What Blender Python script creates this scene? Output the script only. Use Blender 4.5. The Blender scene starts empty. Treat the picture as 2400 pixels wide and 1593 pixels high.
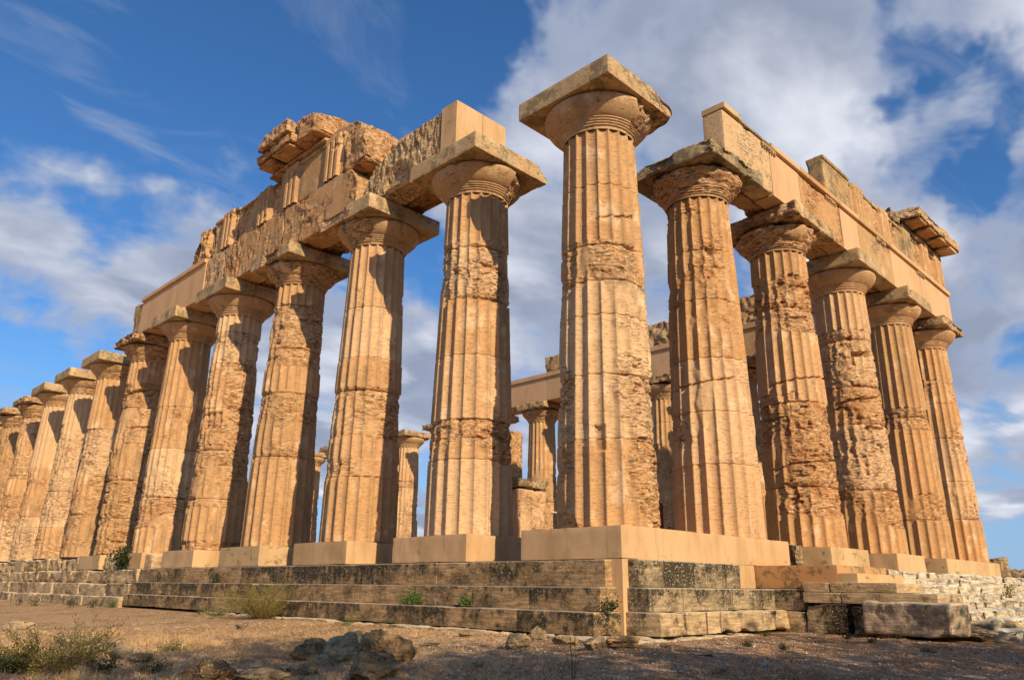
import bpy, math, random
import numpy as np
from mathutils import Matrix, Vector

# ------------------------------------------------------------------ camera, world, sun
sc = bpy.context.scene
col = sc.collection
R = math.radians
CAM = np.array([-12.8429, -9.9491, -1.1332])
Fw = Vector((0.67252675, 0.67292877, 0.30801727)); Rt = Vector((0.70480685, -0.70931743, 0.01077421)); Up = Vector((-0.2257323, -0.20984674, 0.95131975))
cam = bpy.data.cameras.new('camera'); cam.lens = 26.766; cam.sensor_width = 36; cam.clip_end = 6000; cam.clip_start = .05
co = bpy.data.objects.new('camera', cam); col.objects.link(co)
m = Matrix.Identity(4)
for i in range(3):
    m[i][0] = Rt[i]; m[i][1] = Up[i]; m[i][2] = -Fw[i]; m[i][3] = CAM[i]
co.matrix_world = m
sc.camera = co

SUN_EL, SUN_AZ = 29.0, 14.4          # the light travels towards +Y, veering to +X by 14.4 degrees
sv = Vector((-math.sin(R(SUN_AZ)) * math.cos(R(SUN_EL)), -math.cos(R(SUN_AZ)) * math.cos(R(SUN_EL)), math.sin(R(SUN_EL))))
sun = bpy.data.lights.new('sun', 'SUN'); sun.energy = 5.0; sun.angle = R(.5); sun.color = (1, .83, .585)
so = bpy.data.objects.new('sun', sun); so.rotation_euler = sv.to_track_quat('Z', 'Y').to_euler(); col.objects.link(so)

sc.view_settings.view_transform = 'Standard'; sc.view_settings.look = 'None'
sc.view_settings.exposure = 0.17; sc.view_settings.gamma = 1
sc.cycles.max_bounces = 5; sc.cycles.diffuse_bounces = 3; sc.cycles.glossy_bounces = 1; sc.cycles.transparent_max_bounces = 4

class NT:
    """little node-tree writer"""
    def __init__(s, nt): s.nt = nt; s.n = nt.nodes; s.l = nt.links
    def put(s, sock, v):
        if v is None: return
        if isinstance(v, bpy.types.NodeSocket): s.l.new(v, sock)
        elif isinstance(v, (tuple, list)) and len(v) == 3 and sock.type == 'RGBA': sock.default_value = (*v, 1)
        else: sock.default_value = v
    def new(s, t, **k):
        n = s.n.new(t)
        for a, b in k.items(): setattr(n, a, b)
        return n
    def math(s, op, a, b=None, c=None, clamp=False):
        n = s.new('ShaderNodeMath', operation=op, use_clamp=clamp)
        s.put(n.inputs[0], a); s.put(n.inputs[1], b)
        if c is not None: s.put(n.inputs[2], c)
        return n.outputs[0]
    def vmath(s, op, a, b=None, out=0):
        n = s.new('ShaderNodeVectorMath', operation=op); s.put(n.inputs[0], a); s.put(n.inputs[1], b)
        return n.outputs[out]
    def mix(s, f, a, b, mode='MIX'):
        n = s.new('ShaderNodeMix', data_type='RGBA', blend_type=mode); n.clamp_factor = True
        s.put(n.inputs[0], f); s.put(n.inputs[6], a); s.put(n.inputs[7], b)
        return n.outputs[2]
    def mapr(s, v, a, b, c=0., d=1., smooth=True):
        n = s.new('ShaderNodeMapRange'); n.interpolation_type = 'SMOOTHSTEP' if smooth else 'LINEAR'
        s.put(n.inputs[0], v)
        for i, q in enumerate((a, b, c, d)): s.put(n.inputs[i + 1], q)
        return n.outputs[0]
    def noise(s, vec, scale, detail=4, rough=.55, dist=0, out=0):
        n = s.new('ShaderNodeTexNoise'); s.put(n.inputs['Vector'], vec)
        n.inputs['Scale'].default_value = scale; n.inputs['Detail'].default_value = detail
        n.inputs['Roughness'].default_value = rough; n.inputs['Distortion'].default_value = dist
        return n.outputs[out]
    def voro(s, vec, scale, feature='F1'):
        n = s.new('ShaderNodeTexVoronoi', feature=feature); s.put(n.inputs['Vector'], vec); n.inputs['Scale'].default_value = scale
        return n.outputs['Distance']
    def scale(s, vec, v):
        return s.vmath('MULTIPLY', vec, v)

# sky: Nishita daylight with wind-blown clouds laid over it by direction
world = bpy.data.worlds.new('World'); sc.world = world; world.use_nodes = True
w = NT(world.node_tree); w.n.clear()
sky = w.new('ShaderNodeTexSky', sky_type='NISHITA'); sky.sun_disc = False
sky.sun_elevation = R(SUN_EL); sky.sun_rotation = math.atan2(sv.x, sv.y)
sky.air_density = 1.0; sky.dust_density = .6; sky.ozone_density = 2.5
tc = w.new('ShaderNodeTexCoord').outputs['Generated']
blue = w.mix(1, sky.outputs[0], (.40, .74, 1.05), 'MULTIPLY')
sx = w.new('ShaderNodeSeparateXYZ'); w.put(sx.inputs[0], tc)
inv = w.math('DIVIDE', 1.0, w.math('ADD', w.math('MAXIMUM', sx.outputs[2], 0.0), .22))
pl = w.vmath('MULTIPLY', tc, inv)
cmb = w.new('ShaderNodeCombineXYZ'); w.put(cmb.inputs[0], inv); w.put(cmb.inputs[1], inv); cmb.inputs[2].default_value = 0
pl = w.vmath('MULTIPLY', tc, cmb.outputs[0])
# the wind draws the clouds out along one heading
rot = w.new('ShaderNodeMapping'); w.put(rot.inputs[0], pl); rot.inputs['Rotation'].default_value = (0, 0, R(35)); rot.inputs['Scale'].default_value = (1.0, 1.3, 1)
n1 = w.noise(rot.outputs[0], 1.7, 8, .55, .6); n2 = w.noise(rot.outputs[0], 4.6, 6, .55, .3); n3 = w.noise(rot.outputs[0], 2.2, 5, .5, .3)
dens = w.math('ADD', w.math('MULTIPLY', n1, .66), w.math('MULTIPLY', n2, .34))
wn = w.noise(tc, 3.2, 5, .6, 0, 1)
tw = w.vmath('NORMALIZE', w.vmath('ADD', tc, w.vmath('MULTIPLY', w.vmath('SUBTRACT', wn, (.5, .5, .5)), (.42, .42, .42))))
def blob(d, r, amt):
    d = Vector(d).normalized()
    return w.mapr(w.vmath('DOT_PRODUCT', tw, tuple(d), out=1), math.cos(r), 1.0, 0, amt)
def px(x, y): return Fw * 1784.4 + Rt * (x - 1200) - Up * (y - 796.5)      # a heading in the sky
BL = [(px(230, 620), .17, .11), (px(400, 530), .11, .10), (px(60, 600), .12, .05), (px(330, 720), .16, .10), (px(620, 700), .10, .05), (px(760, 950), .18, .10), (px(1900, 230), .42, .20), (px(2300, 420), .30, .10), (px(1650, 130), .2, .12), (px(1130, 240), .16, .12), (px(1250, 600), .16, .10), (px(1100, 900), .35, .14),
      (px(2330, 1080), .14, .18), (px(280, 20), .08, .14), (px(2350, 800), .16, .10), (px(1500, 600), .1, .06), (px(650, 120), .30, -.15), (px(200, 290), .10, .13), (px(470, 340), .09, .12), (px(880, 60), .10, .09), (px(60, 200), .22, -.14), (px(60, 830), .16, -.16), (px(2200, 260), .10, -.22), (px(1520, 70), .05, -.12), (px(2060, 100), .07, -.12), (px(2390, 380), .10, -.16),
      (px(2300, 620), .08, -.12), (px(2380, 900), .07, -.12), (px(1000, 60), .12, -.10), (px(1030, 640), .10, -.13), (px(1700, 620), .12, -.08), (px(2300, 1250), .10, -.05)]
for b in BL: dens = w.math('ADD', dens, blob(*b))
mask = w.mapr(dens, .49, .66)
mask = w.math('MULTIPLY', mask, .95)
wr = w.new('ShaderNodeMapping'); w.put(wr.inputs[0], pl); wr.inputs['Rotation'].default_value = (0, 0, R(10)); wr.inputs['Scale'].default_value = (1.2, 3.0, 1)
wisp = w.math('MULTIPLY', w.mapr(w.noise(wr.outputs[0], 1.9, 7, .58, .8), .50, .74, 0, .42), 1.0)
mask = w.math('MAXIMUM', mask, wisp)
cc = w.mix(w.mapr(n3, .41, .66), (2.3, 2.65, 3.5), (6.3, 6.45, 7.0))
cc = w.mix(w.mapr(dens, .54, .76), (3.1, 3.5, 4.5), cc)
blue = w.mix(w.mapr(sx.outputs[2], .34, -.02, 0, .8), blue, (2.5, 3.7, 5.7))
skyc = w.mix(mask, blue, cc)
bg = w.new('ShaderNodeBackground'); w.put(bg.inputs[0], skyc); bg.inputs[1].default_value = .122
wo = w.new('ShaderNodeOutputWorld'); w.l.new(bg.outputs[0], wo.inputs[0])

# ------------------------------------------------------------------ numpy noise
rs = np.random.RandomState(7)
T = rs.rand(64, 64, 64).astype(np.float32)
def vn(P):
    P = np.asarray(P, np.float32)
    f = np.floor(P); i = f.astype(np.int32); t = P - f; t = t * t * (3 - 2 * t)
    x0, y0, z0 = i[..., 0] & 63, i[..., 1] & 63, i[..., 2] & 63
    x1, y1, z1 = (x0 + 1) & 63, (y0 + 1) & 63, (z0 + 1) & 63
    tx, ty, tz = t[..., 0], t[..., 1], t[..., 2]
    a = T[x0, y0, z0] * (1 - tx) + T[x1, y0, z0] * tx; b = T[x0, y1, z0] * (1 - tx) + T[x1, y1, z0] * tx
    c = T[x0, y0, z1] * (1 - tx) + T[x1, y0, z1] * tx; d = T[x0, y1, z1] * (1 - tx) + T[x1, y1, z1] * tx
    return (a * (1 - ty) + b * ty) * (1 - tz) + (c * (1 - ty) + d * ty) * tz
def fbm(P, sc=1., octv=4, gain=.5, off=0.):
    P = np.asarray(P, np.float32) * np.asarray(sc, np.float32) + off
    s = 0; a = 1; t = 0
    for k in range(octv):
        s = s + a * vn(P); t += a; a *= gain; P = P * 2.03 + 17.3
    return s / t            # 0..1 around .5
def ss(x, a, b):
    t = np.clip((x - a) / (b - a), 0, 1); return t * t * (3 - 2 * t)

# ------------------------------------------------------------------ mesh helpers
def mesh_from(name, V, Fq, mat, wear=None, smooth=True, parent=None, loc=None, F3=None):
    me = bpy.data.meshes.new(name)
    V = np.asarray(V, np.float32).reshape(-1, 3); Fq = np.asarray(Fq, np.int32)
    nq = len(Fq); k = Fq.shape[1] if nq else 4
    loops = Fq.ravel(); starts = np.arange(nq) * k; tot = np.full(nq, k)
    if F3 is not None and len(F3):
        F3 = np.asarray(F3, np.int32); starts = np.concatenate([starts, len(loops) + np.arange(len(F3)) * 3]); tot = np.concatenate([tot, np.full(len(F3), 3)]); loops = np.concatenate([loops, F3.ravel()])
    me.vertices.add(len(V)); me.vertices.foreach_set('co', V.ravel())
    me.loops.add(len(loops)); me.loops.foreach_set('vertex_index', loops.astype(np.int32))
    me.polygons.add(len(starts)); me.polygons.foreach_set('loop_start', starts.astype(np.int32)); me.polygons.foreach_set('loop_total', tot.astype(np.int32))
    me.update(calc_edges=True)
    me.polygons.foreach_set('use_smooth', np.full(len(starts), smooth))
    if wear is not None:
        a = me.color_attributes.new('wear', 'FLOAT_COLOR', 'POINT')
        w4 = np.ones((len(V), 4), np.float32); w4[:, :3] = wear; a.data.foreach_set('color', w4.ravel())
    me.materials.append(mat)
    o = bpy.data.objects.new(name, me); col.objects.link(o)
    if parent is not None: o.parent = parent
    if loc is not None: o.location = loc
    return o
def tag(o, label=None, cat=None, group=None, kind=None):
    if label: o['label'] = label
    if cat: o['category'] = cat
    if group: o['group'] = group
    if kind: o['kind'] = kind
    return o
def empty(name, loc, label, cat, group=None):
    o = bpy.data.objects.new(name, None); o.empty_display_size = .3; o.location = loc; col.objects.link(o)
    return tag(o, label, cat, group)
def grid_faces(nu, nv, wrap=False, base=0):
    u = np.arange(nu if wrap else nu - 1); v = np.arange(nv - 1)
    U, Vv = np.meshgrid(u, v, indexing='ij'); U2 = (U + 1) % nu if wrap else U + 1
    return np.stack([U * nv + Vv, U2 * nv + Vv, U2 * nv + Vv + 1, U * nv + Vv + 1], -1).reshape(-1, 4) + base

# ------------------------------------------------------------------ materials
def bsdf(name, rough=.9, spec=.15):
    mt = bpy.data.materials.new(name); mt.use_nodes = True
    n = NT(mt.node_tree); b = n.n['Principled BSDF']; b.inputs['Roughness'].default_value = rough
    b.inputs['Specular IOR Level'].default_value = spec
    return mt, n, b
def bump(n, b, h, dist, strength=1.0):
    k = n.new('ShaderNodeBump'); k.inputs['Strength'].default_value = strength; k.inputs['Distance'].default_value = dist
    n.put(k.inputs['Height'], h); n.l.new(k.outputs[0], b.inputs['Normal'])
def pos(n): return n.new('ShaderNodeNewGeometry').outputs['Position']

def ancient(name, crisp=(.575, .325, .145), tan=(.555, .300, .128), red=(.47, .220, .085), pale=(.80, .57, .34), lichen=0.0, bumpd=.055):
    mt, n, b = bsdf(name, .92, .1)
    P = pos(n)
    at = n.new('ShaderNodeAttribute', attribute_name='wear'); sp = n.new('ShaderNodeSeparateColor'); n.l.new(at.outputs['Color'], sp.inputs[0])
    dmg, tone, pit = sp.outputs[0], sp.outputs[1], sp.outputs[2]
    big = n.noise(P, .9, 4, .55); med = n.noise(P, 3.1, 5, .6, .4); fine = n.noise(P, 14, 4, .6)
    stretched = n.scale(P, (3.2, 3.2, 13.0)); strata = n.noise(stretched, 1.0, 5, .62, .3)
    c1 = n.mix(n.mapr(med, .35, .7), crisp, tuple(x * .88 for x in crisp))
    c1 = n.mix(n.mapr(big, .52, .68, 0, .45), c1, red)
    c2 = n.mix(n.mapr(n.noise(P, 1.6, 4, .55), .36, .50), red, tan)
    c2 = n.mix(n.mapr(strata, .50, .68, 0, .8), c2, pale)
    c2 = n.mix(n.mapr(big, .56, .72, 0, .55), c2, red)
    vst = n.noise(n.scale(P, (4.5, 4.5, .5)), 1.0, 4, .6)
    c1 = n.mix(n.mapr(vst, .50, .68, 0, .42), c1, (.43, .255, .125))
    c1 = n.mix(n.mapr(n.noise(n.scale(P, (1, 1, .7)), 2.0, 4, .6), .56, .66, 0, .5), c1, pale)
    c = n.mix(dmg, c1, c2)
    c = n.mix(n.mapr(tone, .4, 1, .0, .50), c, (.43, .255, .115))
    c = n.mix(n.mapr(tone, .35, 0, .0, .38), c, pale)
    c = n.mix(n.mapr(pit, .2, 1, 0, .55), c, (.22, .095, .038))  # soil in the pits, and their shade, put into the colour
    # grey-brown weather film in soft streaks and specks of black crust
    film = n.noise(n.scale(P, (1.3, 1.3, .35)), 1.0, 5, .6)
    c = n.mix(n.mapr(film, .53, .70, 0, .5), c, (.25, .155, .085))
    c = n.mix(n.mapr(n.noise(P, 30, 3, .6), .60, .70, 0, .38), c, (.20, .12, .06))
    if lichen > 0:
        lm = n.math('ADD', n.math('MULTIPLY', n.noise(P, 1.7, 5, .65), .7), n.math('MULTIPLY', n.noise(P, 9, 4, .6), .3))
        c = n.mix(n.mapr(lm, .60 - .15 * lichen, .66 - .13 * lichen, 0, .78), c, (.20, .155, .085))
        c = n.mix(n.mapr(n.noise(P, 22, 3, .6), .60, .68, 0, .6), c, (.10, .08, .05))
    c = n.mix(n.mapr(n.noise(n.scale(P, (9, 9, 26)), 1.0, 3, .6), .63, .68, 0, .45), c, (.24, .125, .055))  # small pockets darkened in the colour, as their shade would
    crk = n.mapr(n.noise(n.scale(P, (5.5, 5.5, 34)), 1.0, 4, .62, .4), .565, .62)
    c = n.mix(n.math('MULTIPLY', crk, n.math('ADD', n.math('MULTIPLY', dmg, .72), .05)), c, (.15, .065, .022))  # crevice shade deepened in the colour along the cracks
    c = n.mix(n.math('MULTIPLY', n.mapr(n.noise(P, 7, 4, .65), .58, .68), n.math('MULTIPLY', dmg, .55)), c, pale)
    n.put(b.inputs['Base Color'], c)
    vor = n.voro(n.scale(P, (1.0, 1.0, 2.4)), 17.0)
    pits = n.mapr(vor, .0, .30)
    hcr = n.math('ADD', n.math('MULTIPLY', strata, 1.0), n.math('MULTIPLY', fine, .45))
    hd = n.math('ADD', n.math('MULTIPLY', hcr, dmg), n.math('MULTIPLY', n.math('MULTIPLY', pits, .35), dmg))
    # small horizontal pockets scattered on the sound stone
    pock = n.mapr(n.noise(n.scale(P, (9, 9, 26)), 1.0, 3, .6), .585, .66, 0, 1)
    c_pock = pock
    h = n.math('SUBTRACT', n.math('ADD', hd, n.math('MULTIPLY', n.noise(P, 60, 3, .6), .12)), n.math('ADD', n.math('MULTIPLY', pock, .13), n.math('MULTIPLY', crk, n.math('ADD', n.math('MULTIPLY', dmg, .7), .08))))
    bump(n, b, h, bumpd)
    return mt
M = {}
M['stone'] = ancient('weathered_calcarenite')
M['cap'] = ancient('lichened_calcarenite', crisp=(.49, .32, .15), lichen=.72)
M['capdark'] = ancient('grey_lichened_calcarenite', crisp=(.42, .29, .15), tan=(.44, .29, .14), red=(.40, .22, .09), pale=(.54, .43, .27), lichen=1.0)
M['orange'] = ancient('orange_calcarenite', crisp=(.575, .310, .130), tan=(.555, .280, .112), red=(.47, .200, .070), pale=(.82, .58, .35))
M['capstone'] = ancient('dark_flecked_calcarenite', crisp=(.54, .315, .145), lichen=.30)
M['rough'] = ancient('porous_calcarenite', tan=(.58, .37, .18), red=(.50, .29, .13), pale=(.72, .54, .33), lichen=.35, bumpd=.05)

def plaster(name, base=(.62, .38, .19), stain=.9, moss=.0):
    mt, n, b = bsdf(name, .85, .15)
    P = pos(n)
    a = n.noise(n.scale(P, (1.2, 1.2, .4)), 1.0, 4, .55); c = n.mix(n.mapr(a, .42, .68, 0, stain), base, (.45, .27, .12))
    s = n.noise(n.scale(P, (5, 5, .6)), 1.0, 4, .6); c = n.mix(n.mapr(s, .56, .72, 0, stain * .8), c, (.36, .26, .15))
    f = n.noise(P, 7, 5, .65); c = n.mix(n.mapr(f, .45, .75, 0, .3), c, tuple(x * .85 for x in base))
    ve = n.voro(n.vmath('ADD', P, n.scale(n.noise(P, 2.5, 3, .6, out=1), (.5, .5, .5))), .75, 'DISTANCE_TO_EDGE')
    c = n.mix(n.mapr(ve, .0, .010, .16, 0), c, (.22, .13, .06))
    if moss:
        q = n.math('ADD', n.math('MULTIPLY', n.noise(n.scale(P, (1, 1, 1.5)), 1.8, 6, .68), .6), n.math('MULTIPLY', n.noise(P, 7, 5, .7), .4))
        c = n.mix(n.mapr(q, .60 - .12 * moss, .68 - .12 * moss, 0, .75), c, (.16, .115, .055))
    n.put(b.inputs['Base Color'], c)
    bump(n, b, n.math('ADD', n.noise(P, 40, 3, .6), n.math('MULTIPLY', n.noise(P, 6, 3, .5), .6)), .004)
    return mt
M['plaster'] = plaster('smooth_repair_mortar', moss=.12)
M['plaster2'] = plaster('stained_repair_mortar', (.56, .37, .18), .8, .55)
M['terra'] = plaster('orange_repair_mortar', (.54, .27, .11), 1.0, .75)

def stepmat(name, base=(.50, .30, .135), dark=(.045, .035, .020), darkness=.86, pale=(.62, .51, .36), specks=.5):
    mt, n, b = bsdf(name, .95, .08)
    P = pos(n)
    at = n.new('ShaderNodeAttribute', attribute_name='wear'); sp = n.new('ShaderNodeSeparateColor'); n.l.new(at.outputs['Color'], sp.inputs[0])
    up, tone, joint = sp.outputs[0], sp.outputs[1], sp.outputs[2]
    A = n.noise(n.scale(P, (1.1, 1.1, 1.6)), 1.0, 6, .68, .3); B = n.noise(P, 6, 5, .7); S = n.noise(n.scale(P, (2.2, 2.2, 20)), 1.0, 5, .6)
    drip = n.noise(n.scale(P, (7, 7, .8)), 1.0, 4, .6)
    c = n.mix(n.mapr(S, .38, .66), tuple(x * .68 for x in base), tuple(min(1, x * 1.22) for x in base))
    c = n.mix(n.mapr(B, .40, .7, 0, .5), c, (.30, .20, .09))
    tn = n.math('MULTIPLY', n.math('SUBTRACT', tone, .5), .10)
    soft = n.math('ADD', n.math('ADD', n.math('MULTIPLY', A, .75), n.math('MULTIPLY', B, .25)), tn)
    c = n.mix(n.mapr(soft, .50 - .12 * darkness, .60 - .06 * darkness, 0, .78), c, tuple(.5 * x + .5 * y for x, y in zip(dark, tuple(q * .42 for q in base))))
    lm = n.math('ADD', n.math('ADD', n.math('MULTIPLY', A, .35), n.math('MULTIPLY', B, .42)), n.math('MULTIPLY', drip, .23))
    lm = n.math('ADD', n.math('ADD', lm, n.math('MULTIPLY', n.math('SUBTRACT', up, .5), .07)), tn)
    c = n.mix(n.mapr(lm, .585 - .11 * darkness, .665 - .11 * darkness, 0, .9), c, dark)
    c = n.mix(n.mapr(n.noise(P, 24, 3, .65), .56, .64, 0, specks), c, pale)
    c = n.mix(n.mapr(up, .93, 1.0, 0, .65), c, pale)  # sunlit tread edges put into the colour as a pale top band
    c = n.mix(n.math('MULTIPLY', joint, .5), c, tuple(x * 1.4 for x in base))
    n.put(b.inputs['Base Color'], c)
    bump(n, b, n.math('ADD', n.math('MULTIPLY', S, .8), n.math('MULTIPLY', n.noise(P, 26, 4, .65), .7)), .03)
    return mt
M['step'] = stepmat('stained_step_stone')
M['stepdark'] = stepmat('black_lichen_step_stone', (.42, .30, .165), darkness=1.25, specks=.75)
M['steppale'] = stepmat('pale_rough_step_stone', (.54, .365, .19), darkness=.12, specks=.6, pale=(.70, .56, .38))
M['stair'] = stepmat('pale_worn_step_stone', (.62, .50, .34), darkness=-.05, specks=.5, pale=(.76, .68, .52), dark=(.16, .11, .06))  # palest of the step stones, few dark stains
M['rock'] = stepmat('dark_lichened_rock', (.46, .26, .115), darkness=.55, specks=.55, pale=(.50, .42, .30))
M['rocklight'] = stepmat('grey_tan_rock', (.46, .32, .175), darkness=.25, specks=.5, pale=(.46, .40, .31))
M['monolith'] = stepmat('grey_brown_monolith_stone', (.56, .41, .26), darkness=.28, specks=.45, pale=(.66, .54, .39), dark=(.09, .07, .05))

def flat(name, c, rough=.8, var=.25, sub=0):
    mt, n, b = bsdf(name, rough, .2)
    c2 = tuple(x * (1 - var) for x in c)
    n.put(b.inputs['Base Color'], n.mix(n.mapr(n.noise(pos(n), 9, 3, .6), .35, .65), c, c2))
    return mt
def leafmat(name, c, c2):
    mt, n, b = bsdf(name, .6, .25)
    n.put(b.inputs['Base Color'], n.mix(n.mapr(n.noise(pos(n), 13, 2, .6), .35, .65), c, c2))
    tr = n.new('ShaderNodeBsdfTranslucent'); n.put(tr.inputs[0], c); mx = n.new('ShaderNodeMixShader'); mx.inputs[0].default_value = .3
    n.l.new(b.outputs[0], mx.inputs[1]); n.l.new(tr.outputs[0], mx.inputs[2]); n.l.new(mx.outputs[0], n.n['Material Output'].inputs[0])
    return mt
M['leaf'] = leafmat('green_leaf', (.13, .20, .035), (.07, .12, .022))
M['leafdark'] = leafmat('dark_leaf', (.045, .075, .018), (.03, .05, .015))
M['leafyellow'] = leafmat('yellow_green_leaf', (.34, .27, .06), (.19, .17, .04))
M['straw'] = leafmat('dry_straw', (.82, .56, .27), (.62, .38, .16))
M['twig'] = flat('dry_twig', (.20, .12, .06))
M['rust'] = flat('rusty_steel', (.22, .085, .03)); M['rope'] = flat('pale_rope', (.62, .52, .38)); M['bark'] = flat('grey_bark', (.16, .12, .09))
M['flower'] = flat('yellow_petal', (.7, .55, .03))

# ground
gm, n, b = bsdf('dry_earth_with_straw', .95, .06)
P = pos(n)
big = n.noise(P, .35, 5, .6); med = n.noise(P, 1.6, 5, .65); fi = n.noise(P, 9, 5, .7)
warp = n.vmath('ADD', P, n.scale(n.noise(P, 1.2, 3, .5, out=1), (1.2, 1.2, 0)))
st1 = n.noise(n.scale(warp, (26, 6, 1)), 1.0, 4, .7); st2 = n.noise(n.scale(warp, (7, 30, 1)), 1.0, 4, .7)
c = n.mix(n.mapr(med, .34, .66), (.42, .215, .088), (.60, .35, .155))
c = n.mix(n.mapr(fi, .47, .64, 0, .7), c, (.22, .115, .055))
straw = n.mapr(n.math('MAXIMUM', st1, st2), .49, .58)
dirx = n.new('ShaderNodeSeparateXYZ'); n.l.new(P, dirx.inputs[0])
# straw lies thickest on the flank side, gravel on the front side
side = n.mapr(n.math('SUBTRACT', dirx.outputs[1], dirx.outputs[0]), -2.0, 4.5)
c = n.mix(n.math('MULTIPLY', straw, n.mapr(side, 0, 1, .25, .95)), c, (.92, .68, .40))
c = n.mix(n.math('MULTIPLY', side, n.mapr(fi, .35, .6, .15, .62)), c, (.88, .50, .25))  # sunlit look of the flank side put into the earth colour
c = n.mix(n.math('MULTIPLY', n.math('SUBTRACT', 1.0, side), n.mapr(fi, .35, .6, .1, .55)), c, (.74, .38, .17))  # front side warmed in the colour against its bluish shade
gr = n.mapr(n.voro(P, 24), .10, .26, 1, 0); gsel = n.mapr(n.noise(P, 11, 3, .6), .42, .56)
c = n.mix(n.math('MULTIPLY', n.math('MULTIPLY', gr, gsel), n.mapr(side, 0, 1, .85, .25)), c, (.66, .54, .42))
track = n.mapr(n.noise(n.scale(P, (.35, 1.1, 1)), 1.0, 4, .6), .48, .62)
c = n.mix(n.math('MULTIPLY', n.math('MULTIPLY', track, n.mapr(side, 0, 1, .45, .0)), n.mapr(fi, .4, .6, .3, 1)), c, (.72, .58, .45))
sp1 = n.noise(n.scale(warp, (1, 1, 1)), 34, 3, .7); sp2 = n.noise(n.scale(warp, (1, 1, 1)), 21, 4, .7)
c = n.mix(n.mapr(sp2, .53, .62, 0, .75), c, (.15, .07, .03))
c = n.mix(n.mapr(sp1, .57, .63, 0, .7), c, (.92, .74, .52))
c = n.mix(n.mapr(n.noise(P, .8, 4, .6), .50, .62, 0, .45), c, (.36, .17, .07))
n.put(b.inputs['Base Color'], c)
bump(n, b, n.math('ADD', n.math('MULTIPLY', fi, .8), n.math('ADD', n.math('MULTIPLY', straw, .6), n.math('MULTIPLY', gr, .5))), .08)
M['ground'] = gm

# ------------------------------------------------------------------ ground sheet
def gz(x, y):
    x = np.asarray(x, float); y = np.asarray(y, float)
    Pp = np.stack([x, y, np.zeros_like(x)], -1)
    d = np.maximum(-x - 2.2, -y - 2.0); d = np.maximum(d, 0)
    z = -1.985 - .17 * ss(d, 0, 6.5) + .04 * ss(-y, 2.0, 5.0) * ss(x, -2, 6) + .14 * ss(x, 3.0, 16) * ss(-y, 1, 4)
    z = z - .10 * ss(y, 2, 26) * ss(-x, 1.5, 3)
    near = 1 / (1 + ((x + 5) ** 2 + y ** 2) / 900)
    z = z + (fbm(Pp, .6, 3) - .5) * .12 * near * ss(d, 0.1, 1.5) + (fbm(Pp, 4.2, 4) - .5) * .085 * near * ss(d, 0.0, .6)
    far = np.hypot(x - 8, y - 20)
    return z - 1.2 * ss(far, 60, 400)
def span(c, near, n, far):
    t = np.linspace(-1, 1, n); k = 5.2
    return c + near * np.sinh(k * t) / math.sinh(k) * (far / near)
xs = np.unique(np.concatenate([span(-4, 40, 110, 2500), np.arange(-13, 6, .075)])); ys = np.unique(np.concatenate([span(0, 40, 110, 2500), np.arange(-9, 12, .085)]))
X, Y = np.meshgrid(xs, ys, indexing='ij')
V = np.stack([X, Y, gz(X, Y)], -1)
tag(mesh_from('ground', V, grid_faces(len(xs), len(ys)), M['ground']), 'dry earth ground strewn with straw and gravel', None, None, 'structure')

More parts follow.
